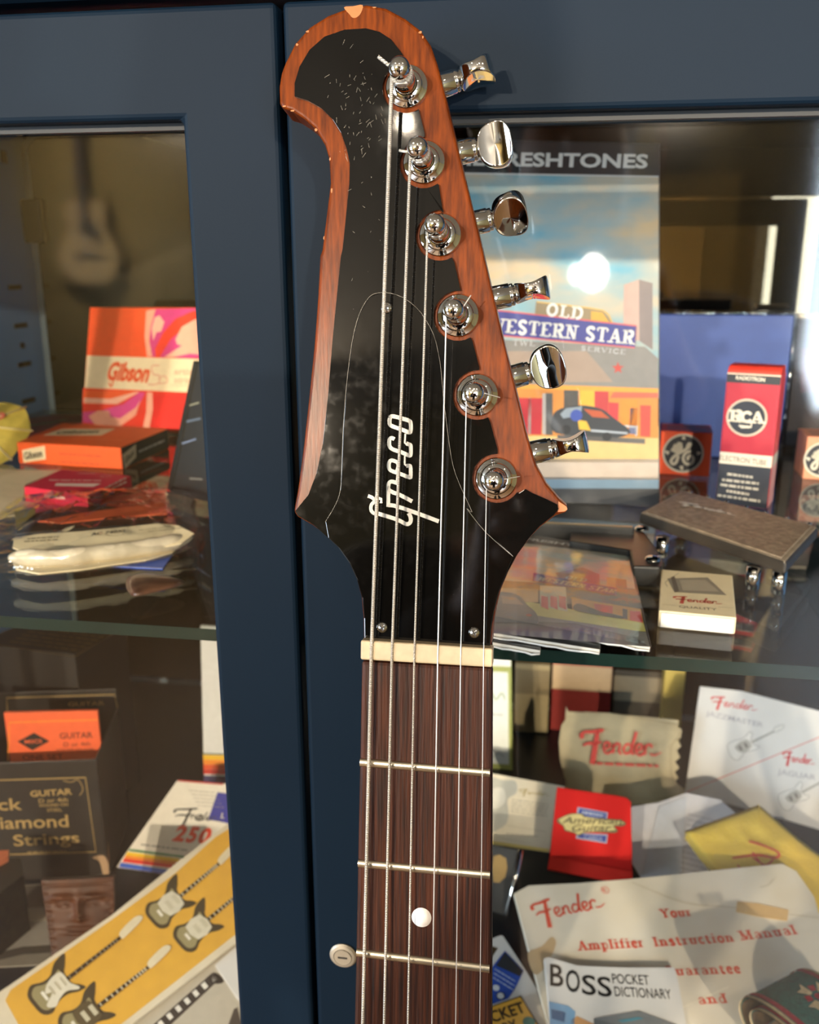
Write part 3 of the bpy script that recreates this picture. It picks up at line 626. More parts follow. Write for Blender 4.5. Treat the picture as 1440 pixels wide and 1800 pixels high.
for pts, wd in (([455, 200, 490, 176, 620, 208, 735, 245, 754, 290, 754, 380, 730, 410, 640, 374, 500, 325, 455, 295, 449, 240, 455, 200], 58), ([520, 508, 482, 490, 450, 515, 448, 600, 490, 650, 620, 695, 730, 742, 753, 720, 753, 610, 735, 585, 690, 568], 58),
   ([690, 575, 668, 560, 676, 430], 26), ([690, 892, 735, 890, 752, 915, 752, 1040, 735, 1056, 600, 1005, 470, 958, 440, 910, 446, 840, 480, 812, 550, 835, 578, 880, 560, 960], 56), ([690, 890, 668, 870, 668, 750], 24), ([560, 1000, 548, 1120], 22),
   ([560, 1140, 480, 1116, 438, 1146, 437, 1230, 500, 1272, 600, 1310, 775, 1402], 58), ([432, 1180, 430, 1480], 56), ([430, 1455, 560, 1475, 880, 1585, 1158, 1690], 58), ([285, 1578, 550, 1660, 690, 1728, 748, 1700, 752, 1630, 722, 1570], 58),
   ([138, 1322, 200, 1348, 232, 1395, 190, 1450, 182, 1520, 216, 1568, 290, 1590], 52), ([236, 1340, 330, 1370, 325, 1428], 42)):
    LG.stroke(gp, cK(*pts), wd*k, m_logo, LW, 4 if len(pts) > 6 else 1)
# nut, fretboard, frets, marker, neck
nb = gt.part('nut', .0007, seg=3)
nb.slab(gp, c3(266, 992, 600, 1012, 1103, 1046, 1101, 1165, 600, 1136, 264, 1116), FW, .0028, m_bone)
bl, br = gp.loc((623, 1800)), gp.loc((864, 1800)); tlp, trp = gp.loc(c3(272, 1122)[0]), gp.loc(c3(1100, 1166)[0])
ex = lambda t_, b_: t_ + (b_-t_)*2.9
fbd = gt.part('fretboard', .0012)
fbd.slab(gp, [(tlp.x, tlp.y, 0), (trp.x, trp.y, 0), tuple(ex(trp, br)), tuple(ex(tlp, bl))], -.0052, 0, m_rose)
nk = gt.part('neck'); yb = ex(tlp, bl).y
def neckf(u, v):
    y = gp.loc((640, 1128)).y + (yb - gp.loc((640, 1128)).y)*v; hw = .0213 + .0045*max(0, -y)/.13*.5
    cx = (tlp.x+trp.x)/2 + ((bl.x+br.x)/2-(tlp.x+trp.x)/2)*max(0, (tlp.y-y)/(tlp.y-bl.y)); a = math.pi*u
    return gp.wd((cx + hw*math.cos(a), y, -.0052 - .0145*math.sin(a)**.8))
nk.surf(neckf, 21, 12, m_neck)
fr_ = (((262, 147), (1085, 215)), ((250, 787), (1085, 862)), ((240, 1352), (1082, 1456)))
pv = None; FR = []
for a, b in fr_: FR.append((gp.loc(c4(*a)[0], .0006), gp.loc(c4(*b)[0], .0006)))
for j in (1, 2, 3, 4, 5):
    a, b = FR[-1]; d0 = (FR[-2][0]-FR[-1][0]); d1 = (FR[-2][1]-FR[-1][1]); FR.append((a-d0*.944, b-d1*.944))
for a, b in FR:
    f = gt.part('fret'); d = (b-a).normalized(); p = Vector((-d.y, d.x, 0)); n = 9
    vs = []
    for q in (a, b):
        for k_ in range(n):
            an = math.pi*k_/(n-1); vs.append(gp.wd((q.x + p.x*0.00145*math.cos(an), q.y + p.y*0.00145*math.cos(an), .0011*math.sin(an))))
    f.add(vs, [[k_, k_+1, n+k_+1, n+k_] for k_ in range(n-1)], m_fret, True); f.add(vs, [list(range(n-1, -1, -1)), list(range(n, 2*n))], m_fret)
c = gp.loc(c4(652, 1125)[0])
gt.part('fret_marker').lathe(gp.wd((c.x, c.y, -.0005)), gp.N, [(.00335, 0), (.00335, .0006), (0, .00065)], m_pearl, 32)
dy = (FR[4][0]+FR[3][0])/2 ; dz = (FR[4][1]+FR[3][1])/2; c = (dy+dz)/2
gt.part('fret_marker').lathe(gp.wd((c.x, c.y, -.0005)), gp.N, [(.00335, 0), (.00335, .0006), (0, .00065)], m_pearl, 32)
# tuners
SH = [((775, 157), (868, 120)), ((806, 276), (871, 255)), ((838, 396), (897, 377)), ((868, 528), (966, 505)), ((900, 664), (963, 645)), ((933, 799), (1033, 775))]
EDGE = [(773, 152), (800, 270), (832, 393), (864, 525), (897, 664), (930, 797)]
ROT = [90, 6, 45, 92, 14, 94]
SW = -.0215
for i in range(6):
    c = gp.loc(TUN[i], FW); o = gp.wd(c); N = gp.N
    tn = gt.part('tuner')
    tn.lathe(o, N, [(.0067, 0), (.0068, .0006), (.0064, .0011), (.0052, .0013), (.0050, .0018), (.0046, .0022), (.0036, .0025)], m_chrome, 40)
    ps = gt.part('tuner_post', parent=tn)
    ps.lathe(o, N, [(.0034, .002), (.0034, .0075), (.0031, .0080), (.0023, .0085), (.0022, .0118), (.0024, .0122), (.0032, .0128), (.0033, .0150), (.0031, .0162), (.0024, .0172), (.0012, .0177), (0, .0178)], m_chrome, 32)
    a, b = gp.loc(EDGE[i], SW), gp.loc(SH[i][1], SW); face = i in (1, 2, 4)
    d = (b - a); ln = d.length; d.normalize(); D = gp.U*d.x + gp.V*d.y
    A = gp.wd((a.x, a.y, SW)); 
    gt.part('tuner_housing', .001, parent=tn).box(Pl(gp.wd((c.x, c.y, FW-.0135)), D, N.cross(D)), -.007, (Vector((a.x-c.x, a.y-c.y, 0))).length-.0075, -.0055, .0055, -.0115, .0001, m_chrome)
    col = gt.part('tuner_shaft', parent=tn)
    tot = (gp.loc(SH[i][1], SW) - a).length + (.0058 if face else .0)
    bl_ = .0118; s0 = tot - bl_
    col.lathe(A, D, [(0, -.012), (.0040, -.012), (.0040, s0-.0016), (.0036, s0-.0014), (.0037, s0-.001), (.0037, s0-.0002), (.0030, s0), (.0026, s0+.002), (0, s0+.003)], m_chrome, 28)
    bt = gt.part('tuner_button', parent=tn)
    X = D; ra = math.radians(ROT[i]); Y = N.cross(D).normalized(); Yr = Y*math.cos(ra) + N*math.sin(ra); Zr = X.cross(Yr)
    cen = A + D*(s0 + bl_/2); hl, hw = bl_/2, .0083
    def btn(u, v, sgn=1):
        a_ = 2*math.pi*u; rr = math.sin(v*math.pi); z = math.cos(v*math.pi)
        ca, sa = math.cos(a_), math.sin(a_); k1 = abs(ca)**2.4 + abs(sa)**2.4; rs = k1**(-1/2.4)
        rho = rr**.45; x = ca*rs*rho; y = sa*rs*rho
        taper = .80 + .20*(x+1)/2
        th = .0019 + .0018*abs(x)**1.6 + .0003*x
        zz = th*(1 if z > 0 else -1)*min(1, abs(z)*2.2)**.6
        return cen + X*(x*hl) + Yr*(y*hw*taper) + Zr*zz
    bt.surf(btn, 48, 25, m_chrome, True, cu=True)
# strings
NUTX = [c3(335, 1080), c3(465, 1085), c3(607, 1090), c3(755, 1100), c3(900, 1105), c3(1045, 1110)]
BOT = [c4(283, 1790), c4(418, 1790), c4(568, 1790), c4(720, 1790), c4(870, 1790), c4(1022, 1790)]
RAD = [.00062, .00048, .00036, .00024, .00018, .00014]
WH = [.0088, .0084, .0084, .0088, .0088, .0088]
for i in range(6):
    st = gt.part('string'); mt = m_wound if i < 3 else m_plain; r_ = RAD[i]
    n0 = gp.loc(NUTX[i][0], .0029); b0 = gp.loc(BOT[i][0], .0034); b1 = n0 + (b0-n0)*2.75; b1.z = .0062
    c = gp.loc(TUN[i], FW); pr = .0024 + r_; w0 = FW + .0105
    tp = Vector((c.x - pr*.985, c.y + .0006, w0))
    pts = [b1, n0, tp]
    nw = 3.0 if i < 3 else 4.0; n = int(nw*16)
    for k_ in range(1, n): 
        an = math.pi*.92 - 2*math.pi*k_/16 if True else 0
        pts.append(Vector((c.x + pr*math.cos(an), c.y + pr*math.sin(an), w0 + (-1 if i < 3 else 1)*0 - .0016*k_/n + .0008)))
    st.tube([gp.wd(p) for p in pts], r_, mt, 8)
    # cut end sticking out of the post
    e0 = Vector((c.x, c.y, w0+.0012)); 
    if i == 0: e1, e2 = Vector((c.x-.0028, c.y+.0012, w0+.002)), Vector((c.x-.0068, c.y+.0042, w0+.003))
    elif i == 1: e1, e2 = Vector((c.x-.003, c.y-.0002, w0+.001)), Vector((c.x-.0062, c.y+.0004, w0+.0014))
    elif i == 3: e1, e2 = Vector((c.x+.0024, c.y+.001, w0)), Vector((c.x+.005, c.y+.0046, w0+.001))
    else: e1, e2 = Vector((c.x+.0026, c.y+.0002, w0)), Vector((c.x+.0078, c.y+(.0012 if i == 5 else -.0012), w0-.001))
    if i != 2: gt.part('string_end', parent=st).tube([gp.wd(p) for p in (e0, e1, e2)], r_*.85, mt, 6)
gt.build()

# ------------------------------------------------------------------ things on the glass shelf, right side
P_ = lambda h, **k: M('print_' + h, h, .5, var=.04, scale=150, **k)
m_paper = M('cream_paper', 'DCD1B8', .7, var=.06, scale=40, bump=.15, bscale=60)
m_white = M('white_paper', 'DAD8D4', .65, var=.04, scale=40, bump=.1, bscale=50)
m_film = glass_mat('clear_film', (.95, .95, .94, 1), .06, .06, bump=1.0)
e1 = .00015
def rectL(u0, u1, v0, v1): return [(u0, v0, 0), (u1, v0, 0), (u1, v1, 0), (u0, v1, 0)]

# record sleeve
pp = stand((900, 880), (1160, 890), ZS + .0005, 89.5)
t = Thing('record_sleeve', 'upright record sleeve with painted filling station behind the headstock tuners', 'record', pl=pp)
gl = dict(coat=.9, croug=.06)
b = t.part('sleeve', .0005)
gloss = lambda h: M('gloss_' + h, h, .45, var=.05, scale=120, coat=.9, croug=.05)
quad = [(742, 243), (1160, 252), (1160, 890), (742, 874)]
b.slab(pp, quad, -.004, 0, gloss('12100F'), m_white)
sky = M('painted_sky', '4FA6BC', .45, scale=16, hex2='DDB98A', stretch=(1, 2.2, 1), coat=.9, croug=.05)
b.poly(pp, [(745, 304), (1158, 311), (1158, 700), (745, 700)], sky, e1)
b.poly(pp, [(745, 302), (1158, 309), (1158, 312), (745, 305)], gloss('D8D2C8'), 2*e1)
for h, y0, y1 in (('E2BE7A', 748, 812), ('D9C3AE', 806, 842), ('7E98AC', 838, 862), ('46484C', 858, 889)):
    b.poly(pp, [(745, y0), (1158, y0+1), (1158, y1+1), (745, y1-14 if y1 > 880 else y1)], gloss(h), e1*(2 if h != '46484C' else 2.5))
def pp_(pts, h, k): b.poly(pp, cP(*pts), gloss(h), e1*k)
pp_((1155, 235, 1260, 200, 1262, 620, 1150, 600), 'C9A594', 2); pp_((1260, 200, 1352, 225, 1352, 680, 1262, 620), '8A7A74', 2)
pp_((60, 600, 1300, 660, 1390, 740, 1390, 975, 60, 910), '8B847C', 3)
pp_((60, 690, 900, 690, 1080, 900, 60, 905), 'A88F7C', 3.5)
pp_((60, 900, 1390, 945, 1390, 1285, 60, 1260), 'D98A3A', 4); pp_((60, 900, 1390, 945, 1390, 975, 60, 935), 'F0A03C', 4.5)
for q, h in (((745, 955, 845, 958, 845, 1080, 745, 1075), '4B4540'), ((855, 958, 955, 962, 955, 1110, 855, 1105), 'F2B03A'), ((955, 964, 1050, 966, 1050, 1160, 955, 1150), 'C43A3A'), ((1052, 1040, 1120, 1045, 1115, 1190, 1052, 1180), 'D23A3E'),
             ((1085, 970, 1390, 975, 1390, 1010, 1060, 1010), 'E0644A'), ((1135, 1020, 1250, 1020, 1245, 1200, 1135, 1195), 'F08C30'), ((1200, 1080, 1250, 1080, 1240, 1260, 1190, 1255), '6C6E8A'), ((1268, 1060, 1340, 1062, 1335, 1275, 1268, 1272), 'E04A3A'),
             ((430, 1010, 600, 1012, 590, 1262, 430, 1255), 'C62A34'), ((500, 1010, 520, 1010, 520, 1258, 500, 1258), 'E8D8CC'), ((620, 975, 668, 978, 668, 1265, 620, 1262), '52504E'), ((598, 980, 622, 980, 622, 1260, 598, 1258), 'B9ADA4'),
             ((1150, 1195, 1250, 1200, 1245, 1270, 1235, 1270, 1235, 1215, 1150, 1208), 'D8D0CC')): pp_(q, h, 5)
b.poly(pp, cP(668, 1140, 720, 1085, 860, 1060, 1000, 1085, 1090, 1150, 1190, 1225, 1180, 1262, 1050, 1285, 690, 1250), gloss('34363A'), 6*e1, 4)
b.poly(pp, cP(720, 1120, 760, 1080, 870, 1068, 860, 1130, 740, 1150), gloss('8E98A0'), 7*e1)
b.poly(pp, cP(880, 1085, 1000, 1100, 1060, 1150, 940, 1140), gloss('C0552E'), 7*e1)
pp_((930, 1225, 1180, 1245, 1180, 1258, 930, 1240), 'B8BCC0', 7); pp_((840, 1160, 900, 1170, 930, 1235, 850, 1225), 'E8B43A', 7)
b.disc(pp, cP(830, 1130)[0], 10.5, gloss('3A50A0'), 8*e1); b.disc(pp, cP(760, 1225)[0], 8, gloss('1E1E20'), 7.5*e1); b.disc(pp, cP(1040, 1275)[0], 8, gloss('1E1E20'), 7.5*e1)
pp_((700, 1262, 1300, 1290, 1300, 1325, 700, 1290), '5A5450', 6)
star = []
for k in range(10):
    rr = 11 if k % 2 == 0 else 4.6; an = math.pi/2 + math.pi*k/5; star.append((1086.5 + rr*math.cos(an), 647 - rr*math.sin(an)))
b.poly(pp, star, gloss('C8473A'), 4*e1)
pp_((555, 350, 1010, 408, 1085, 505, 545, 470), '96805E', 5); b.stroke(pp, cP(560, 352, 900, 392, 1010, 410, 1050, 440, 1075, 495), 2, gloss('E8B85A'), 6*e1, 1)
pp_((930, 415, 1010, 425, 1060, 500, 930, 490), 'D9A23C', 5.5)
pp_((60, 385, 1242, 517, 1232, 668, 60, 560), '3C3E88', 6)
b.stroke(pp, cP(60, 385, 1240, 517, 1230, 666, 60, 560), 2.2, gloss('E0605A'), 7*e1, 1)
lt = t.part('lettering'); lw = gloss('EDE6DA')
lt.text(pp, 'THE FRESHTONES', (770, 289), (1138, 295), 22, lw, 3*e1, .03)
lt.serif(pp, 'WESTERN STAR', cP(230, 553)[0], cP(1218, 645)[0], 24, lw, 8*e1, st=.2, th=.1)
lt.serif(pp, 'OLD', cP(622, 443)[0], cP(866, 474)[0], 21, lw, 8*e1, st=.2, th=.1)
lt.serif(pp, 'SERVICE', cP(862, 684)[0], cP(1165, 712)[0], 8, gloss('C9C4C0'), 8*e1); lt.serif(pp, 'TWE', cP(395, 650)[0], cP(545, 655)[0], 10, gloss('C9C4C0'), 8*e1)
t.build()

# valve boxes
m_or = P_('F4541E'); m_navy = P_('1A1E2A'); m_offw = P_('DAD6C6'); m_red = P_('A8142A')
def ge_logo(mb, pl, c, r, w, ringm, darkm):
    mb.disc(pl, c, r, ringm, w); mb.disc(pl, c, r*.9, darkm, w+e1)
    k = r/430.0
    S = lambda wd, *q: mb.stroke(pl, [(c[0]+(q[i]-620)*k, c[1]+(q[i+1]-690)*k) for i in range(0, len(q), 2)], [x*k for x in wd] if isinstance(wd, list) else wd*k, ringm, w+2*e1, 4)
    S([60, 90, 110, 80, 50], 370, 590, 430, 620, 520, 520, 560, 470, 540, 560); S(80, 470, 500, 430, 600, 500, 660, 570, 600, 560, 480)
    S(60, 780, 460, 760, 540, 620, 640, 450, 740, 360, 850, 400, 920, 470, 880, 520, 740); S(100, 780, 470, 720, 570)
    S(60, 800, 640, 680, 680, 620, 800, 680, 910, 800, 910, 840, 800, 780, 740, 720, 790, 740, 830)
    for q in ((230, 640, 310, 690), (640, 320, 630, 390), (1000, 680, 920, 690), (600, 1050, 580, 960)): S([40, 85], *q)
def valve_box(name, label, A, B, d, hpx, col, sidem, cpx, r):
    pl = stand(A, B, ZS + .0002, 90); t = Thing(name, label, 'box', pl=pl, group='orange valve boxes')
    u1 = pl.loc(B).x; v1 = pl.loc((A[0], A[1]-hpx)).y
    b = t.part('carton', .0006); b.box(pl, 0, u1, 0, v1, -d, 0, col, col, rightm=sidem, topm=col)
    tp = pl.top(v1); tl_ = t.part('top_lettering'); 
    for q in range(3): tl_.ribbon(tp, [Vector((u1*.12, d*(.25+.22*q), 0)), Vector((u1*(.88-.1*q), d*(.27+.22*q), 0))], [.0035, .0035], P_('7F7A72'), e1)
    ge_logo(t.part('logo'), pl, cpx, r, e1, m_offw, m_navy); t.build(); return pl, u1, v1
valve_box('valve_box', 'orange and white valve box with round logo between record sleeve and tall red box', (1157, 833), (1247, 838), .036, 76, m_or, m_offw, (1201, 797), 35)
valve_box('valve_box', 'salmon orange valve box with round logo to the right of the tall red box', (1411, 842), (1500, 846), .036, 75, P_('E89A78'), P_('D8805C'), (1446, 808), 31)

rp = stand((1257, 884), (1349, 895), ZS + .0002, 90)
t = Thing('valve_box', 'tall red and navy valve box with round logo standing among the boxes', 'box', pl=rp)
u1 = rp.loc((1349, 895)).x; v1 = rp.loc((1277, 655)).y
b = t.part('carton', .0012); b.box(rp, 0, u1, 0, v1, -u1*.72, 0, m_red, P_('D9484E'), topm=P_('E0402E'))
fl_ = t.part('top_flap', .001); rr = .006
fp = [(v1-.001, 0)] + [(v1 - .001 + rr*math.sin(a*math.pi/12), -rr + rr*math.cos(a*math.pi/12)) for a in range(0, 7)] + [(v1+rr-.001, -u1*.6), (v1-.001, -u1*.72)]
n = len(fp); fl_.add([rp.wd((u, v, w)) for u in (.0004, u1-.0004) for v, w in fp], [list(range(n)), list(range(2*n-1, n-1, -1))] + [[i, n+i, n+(i+1) % n, (i+1) % n] for i in range(n)], P_('DD3A28'))
V = lambda y: rp.loc(cR(200, y)[0]).y
def band(y0, y1, h): t.part('printed_band').poly(rp, rectL(.0003, u1-.0003, V(y1), V(y0)), P_(h), e1); 
band(222, 235, 'D8C8B0'); band(236, 330, '1C1E24'); band(1120, 1250, 'CFC4B0')
t.part('printed_band').poly(rp, rectL(.0003, u1-.0003, .0004, V(1250)), m_navy, e1)
sd = rp.right(u1); t.part('printed_band').poly(sd, rectL(.0004, u1*.72-.0004, V(1250), V(1120)), P_('CFC4B0'), e1); t.part('printed_band').poly(sd, rectL(.0004, u1*.72-.0004, .0005, V(1250)), P_('D89A94'), e1)
lt = t.part('lettering'); m_cr = P_('DCCFB8')
lt.text(rp, 'RADIOTRON', cR(345, 300)[0], cR(672, 328)[0], 6.5, m_cr, 2*e1, .02)
lt.text(rp, 'ELECTRON TUBE', cR(160, 1212)[0], cR(690, 1275)[0], 9, P_('5A4A44'), 2*e1, .0)
for i, (x0, y0, x1, y1) in enumerate(((250, 1370, 550, 1410), (190, 1435, 605, 1480), (170, 1490, 600, 1545), (240, 1560, 510, 1605), (140, 1610, 620, 1680))):
    lines(lt, rp, cR(x0, y0)[0], cR(x1, y1)[0], cR(x0, y0)[0], 1, 4.2, P_('B4AC9C'), 2*e1, seed=i)
lg = t.part('logo'); c = cR(468, 735)[0]
lg.disc(rp, c, 34.5, P_('B9AA94'), e1, ry=33.5); lg.disc(rp, c, 30.5, m_navy, 2*e1, ry=29.5)
for ch, x0, y0, x1, y1, h in (('R', 275, 775, 420, 785, 20), ('C', 405, 778, 520, 785, 17), ('A', 515, 795, 655, 800, 20)): lg.serif(rp, ch, cR(x0, y0)[0], cR(x1, y1)[0], h, m_cr, 3*e1, st=.24, th=.12)
lg.stroke(rp, cR(520, 800, 520, 840, 380, 825), 3.2, m_cr, 3*e1, 1); lg.stroke(rp, cR(400, 845, 500, 845), 2.5, m_cr, 3*e1, 1)
t.build()

bp_ = facing(.80); c = [bp_.loc(q) for q in ((1100, 549), (1397, 554), (1396, 745))]
t = Thing('flat_box', 'large plain blue box standing behind the valve boxes', 'box', pl=Pl((c[1].x, .80, ZS), (1, 0, 0), (0, 0, 1)))
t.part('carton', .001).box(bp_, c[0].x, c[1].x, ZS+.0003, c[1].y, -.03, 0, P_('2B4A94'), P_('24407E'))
wf = t.part('wrap_edge', .0004); wf.box(bp_, c[1].x, c[1].x+.0022, ZS+.0003, c[1].y+.002, -.03, .001, m_film); wf.box(bp_, c[0].x, c[1].x, c[1].y, c[1].y+.002, -.03, .001, m_film)
t.build()
bp_ = facing(.86); c = [bp_.loc(q) for q in ((1403, 566), (1475, 560))]
t = Thing('book', 'dark brown book standing at the far right behind the salmon valve box', 'book', pl=Pl((c[0].x, .86, ZS), (1, 0, 0), (0, 0, 1)))
t.part('cover', .001).box(bp_, c[0].x, c[1].x, ZS+.0003, c[1].y, -.02, 0, P_('2A1B18'), P_('1C1414'))
t.part('spine_band').poly(bp_, [(1408, 612), (1470, 612), (1470, 690), (1408, 690)], P_('5A2420'), e1)
t.part('pages', .0005).box(bp_, c[0].x+.001, c[1].x-.001, c[1].y, c[1].y+.003, -.018, -.002, m_paper); t.build()

# footswitch, bracket
tp_ = flat(ZS + .019); q = [tp_.loc(p) for p in cC(855, 52, 682, 147, 1302, 356, 1438, 208)]
t = Thing('footswitch', 'dark metal foot pedal plate on short chrome feet in front of the red box', 'pedal', pl=Pl(tp_.wd(q[1]), tp_.wd(q[2])-tp_.wd(q[1]), tp_.wd(q[0])-tp_.wd(q[1])))
m_iron = M('cast_metal', 'A89A88', .45, .1, var=.15, scale=120, bump=.3, bscale=700)
b = t.part('plate', .0016, seg=3); b.slab(tp_, [tuple(p) for p in q], -.007, 0, m_iron, M('dark_cast', '4A443E', .35, .4))
ins = t.part('tread', .0006); cen = sum(q, Vector())/4; qi = [cen + (p-cen)*.93 for p in q]
ins.slab(tp_, [tuple(p) for p in qi], 0, .0009, M('tread_metal', 'A8957F', .5, .1, var=.25, scale=260, bump=.9, bscale=520))
fender(t.part('lettering'), tp_, cC(832, 110)[0], cC(1075, 163)[0], 14, P_('F0EAE0'), .0014, 2.0)
rng = random.Random(5)
for k in range(7):
    s_ = (k+.5)/7
    for a_, b_ in ((q[0], q[3]),):
        p = a_ + (b_-a_)*s_ + (cen-a_)*.03
        t.part('stud').lathe(tp_.wd((p.x, p.y, .0006)), (0, 0, 1), [(.0013, 0), (.0011, .0008), (0, .0012)], m_chrome, 12)
for a_, k in ((cC(768, 200)[0], 0), (cC(1180, 330)[0], 0), (cC(1300, 350)[0], 0)):
    p = tp_.loc(a_); p = p + (cen-p)*.06
    t.part('foot').lathe((p.x, p.y, ZS+.0003), (0, 0, 1), [(0, 0), (.0036, 0), (.0036, .0117), (0, .0117)], m_chrome, 20)
p = q[0] + (cen-q[0])*.12; t.part('foot').lathe((p.x, p.y, ZS+.0003), (0, 0, 1), [(0, 0), (.0036, 0), (.0036, .0117), (0, .0117)], m_chrome, 20)
t.build()
kp = flat(ZS + .012)
t = Thing('steel_bracket', 'black and steel bracket plate with screw holes behind the wrapped disc stack', 'bracket', pl=Pl(kp.at((1040, 930)), (1, 0, 0), (0, 1, 0)))
t.part('plate', .0012).slab(kp, cC(392, 196, 520, 203, 662, 208, 705, 228, 756, 296, 782, 352, 772, 376, 655, 372, 640, 305, 388, 266), -.0117, 0, M('dark_plate', '4A4844', .3, .9, bump=.1), M('black_side', '151412', .4))
bar = t.part('bar', .001); bar.slab(kp, cC(150, 176, 660, 200, 662, 212, 150, 188), -.0117, .004, M('bar_metal', '8A8478', .25, .9), M('black_side', '151412', .4))
for x, y in ((437, 212), (692, 218), (738, 346)):
    p = kp.loc(cC(x, y)[0]); s_ = t.part('screw'); s_.lathe(kp.wd((p.x, p.y, .0002)), (0, 0, 1), [(.0042, 0), (.0036, .0014), (.002, .002), (0, .002)], m_chrome, 20)
t.build()

# stack of wrapped discs
def cd_case(label, zt, quad_px, art, uoff=0):
    pl = Pl(flat(zt).at(quad_px[0]), flat(zt).at(quad_px[1]) - flat(zt).at(quad_px[0]), (-(flat(zt).at(quad_px[1]) - flat(zt).at(quad_px[0])).y, (flat(zt).at(quad_px[1]) - flat(zt).at(quad_px[0])).x, 0))
    t = Thing('disc_case', label, 'album', pl=pl, group='shrink-wrapped disc cases')
    b = t.part('sleeve', .0004); Lq = [pl.loc(p) for p in quad_px] if not uoff else [pl.loc(p) + Vector((0, 0, 0)) for p in quad_px]
    b.slab(pl, [tuple(x) for x in Lq], -.0022, -.0002, M('disc_card', '3A342E', .5), M('disc_edge', 'D9D5CC', .3, coat=.6), M('disc_card', '3A342E', .5))
    if art: art(b, t, pl)
    w = t.part('plastic_wrap'); ex_ = sum(Lq, Vector())/4
    w.slab(pl, [tuple(ex_ + (x-ex_)*1.006) for x in Lq], -.0024, .0004, glass_mat('shrink_film', (.97, .97, .97, 1), .03, .04, bump=.12))
    rr = random.Random(int(zt*1e5)); a0, b0 = Lq[0], Lq[1]; pts = []
    for k in range(22):
        p = a0 + (b0-a0)*(k/21); pts.append(pl.wd((p.x, p.y - .0012 + rr.uniform(-.0006, .0006), -.0018 + rr.uniform(-.0003, .0003))))
    t.part('wrap_seam').tube(pts, .0005, M('wrap_crinkle', 'DADAD8', .2, coat=.8), 6)
    return t.build()
def cd_art(b, t, pl):
    A = lambda q, h, k: b.poly(pl, cQ(*q), gloss(brighter(h)), -.0002 + e1*k*.7)
    b.poly(pl, cQ(-700, 230, 1150, 450, 1200, 760, -700, 620), M('painted_sky_small', 'A6CDD2', .45, scale=30, hex2='EFC894', stretch=(1, 3, 1), coat=.9, croug=.05), -.0002+e1*.7)
    A((-700, 130, 1140, 400, 1150, 445, -700, 230), '4A3C30', 1)
    A((-700, 600, 1200, 720, 1255, 880, -700, 760), '4A4642', 1.5); A((-700, 700, 400, 720, 400, 830, -700, 800), 'A88A5C', 1.6)
    A((-700, 800, 350, 830, 1260, 990, 1280, 1070, -700, 900), 'D2AE66', 2); A((-700, 900, 300, 925, 1280, 1075, 1312, 1190, -700, 1010), '6E706E', 2.5); A((-700, 945, 700, 1000, 1200, 1120, 1310, 1195, -700, 1020), '4C4A48', 3)
    A((960, 625, 1035, 632, 1040, 740, 960, 720), 'C08A58', 2); A((1035, 632, 1120, 645, 1140, 860, 1040, 740), '5A4034', 2)
    A((540, 590, 760, 545, 900, 600, 905, 690, 600, 660), '8A5A48', 1.8)
    A((365, 590, 1045, 715, 1040, 775, 355, 655), '4A3C78', 3); b.stroke(pl, cQ(365, 590, 1045, 715, 1040, 775, 355, 655), 1.4, gloss('C4605A'), -.0002+e1*2.6, 1, True)
    A((415, 690, 625, 705, 640, 905, 415, 860), 'D9B0A0', 3)
    for x in (425, 500, 570): A((x, 775, x+55, 785, x+60, 890, x, 865), 'B0283A', 3.5)
    A((670, 790, 1240, 885, 1260, 1000, 680, 890), 'E07A30', 2.6); A((860, 840, 1010, 860, 1010, 940, 860, 910), 'CC3A2A', 3); A((1090, 880, 1130, 890, 1130, 970, 1090, 960), '4A3A38', 3); A((1150, 900, 1235, 905, 1255, 995, 1150, 975), 'B82E30', 3)
    b.poly(pl, cQ(690, 860, 740, 840, 900, 900, 1080, 940, 1080, 965, 830, 925, 700, 895), gloss('3A4048'), -.0002+e1*2.4, 3)
    b.poly(pl, cQ(-200, 760, 100, 745, 240, 775, 310, 850, 385, 920, 395, 1000, 300, 1000, -200, 960), gloss('586472'), -.0002+e1*2.8, 4)
    b.poly(pl, cQ(100, 775, 220, 790, 280, 850, 110, 840), gloss('A8988C'), -.0002+e1*3.2); A((60, 915, 120, 920, 120, 940, 60, 938), 'C84838', 3.4); b.disc(pl, cQ(325, 935)[0], 5, gloss('D85A38'), -.0002+e1*3.2); A((60, 955, 400, 985, 400, 1000, 60, 975), 'A9A49E', 3.4)
    lt = t.part('lettering'); z = -.0002 + e1*3.6; lw = gloss('F0E8DE')
    lt.text(pl, 'THE FRESHTONES', cQ(40, 285)[0], cQ(1000, 415)[0], 5.5, lw, z, .03)
    lt.serif(pl, 'OLD', cQ(615, 635)[0], cQ(780, 665)[0], 8, lw, z, st=.22, th=.12); lt.serif(pl, 'WESTERN STAR', cQ(390, 648)[0], cQ(1020, 757)[0], 9, lw, z, st=.22, th=.12)
cd_case('lowest of the wrapped disc cases stacked at the glass shelf edge', ZS + .0027, [(690, 1098), cQ(418, 1219)[0], (930, 1010), (700, 985)], None)
cd_case('middle one of the wrapped disc cases stacked at the glass shelf edge', ZS + .0056, [(690, 1084), cQ(905, 1212)[0], (1040, 985), (710, 950)], None)
cd_case('top wrapped disc case showing a painted filling station on its cover', ZS + .0085, [(690, 1050), cQ(1316, 1190)[0], cQ(1135, 410)[0], (752, 910)], cd_art)

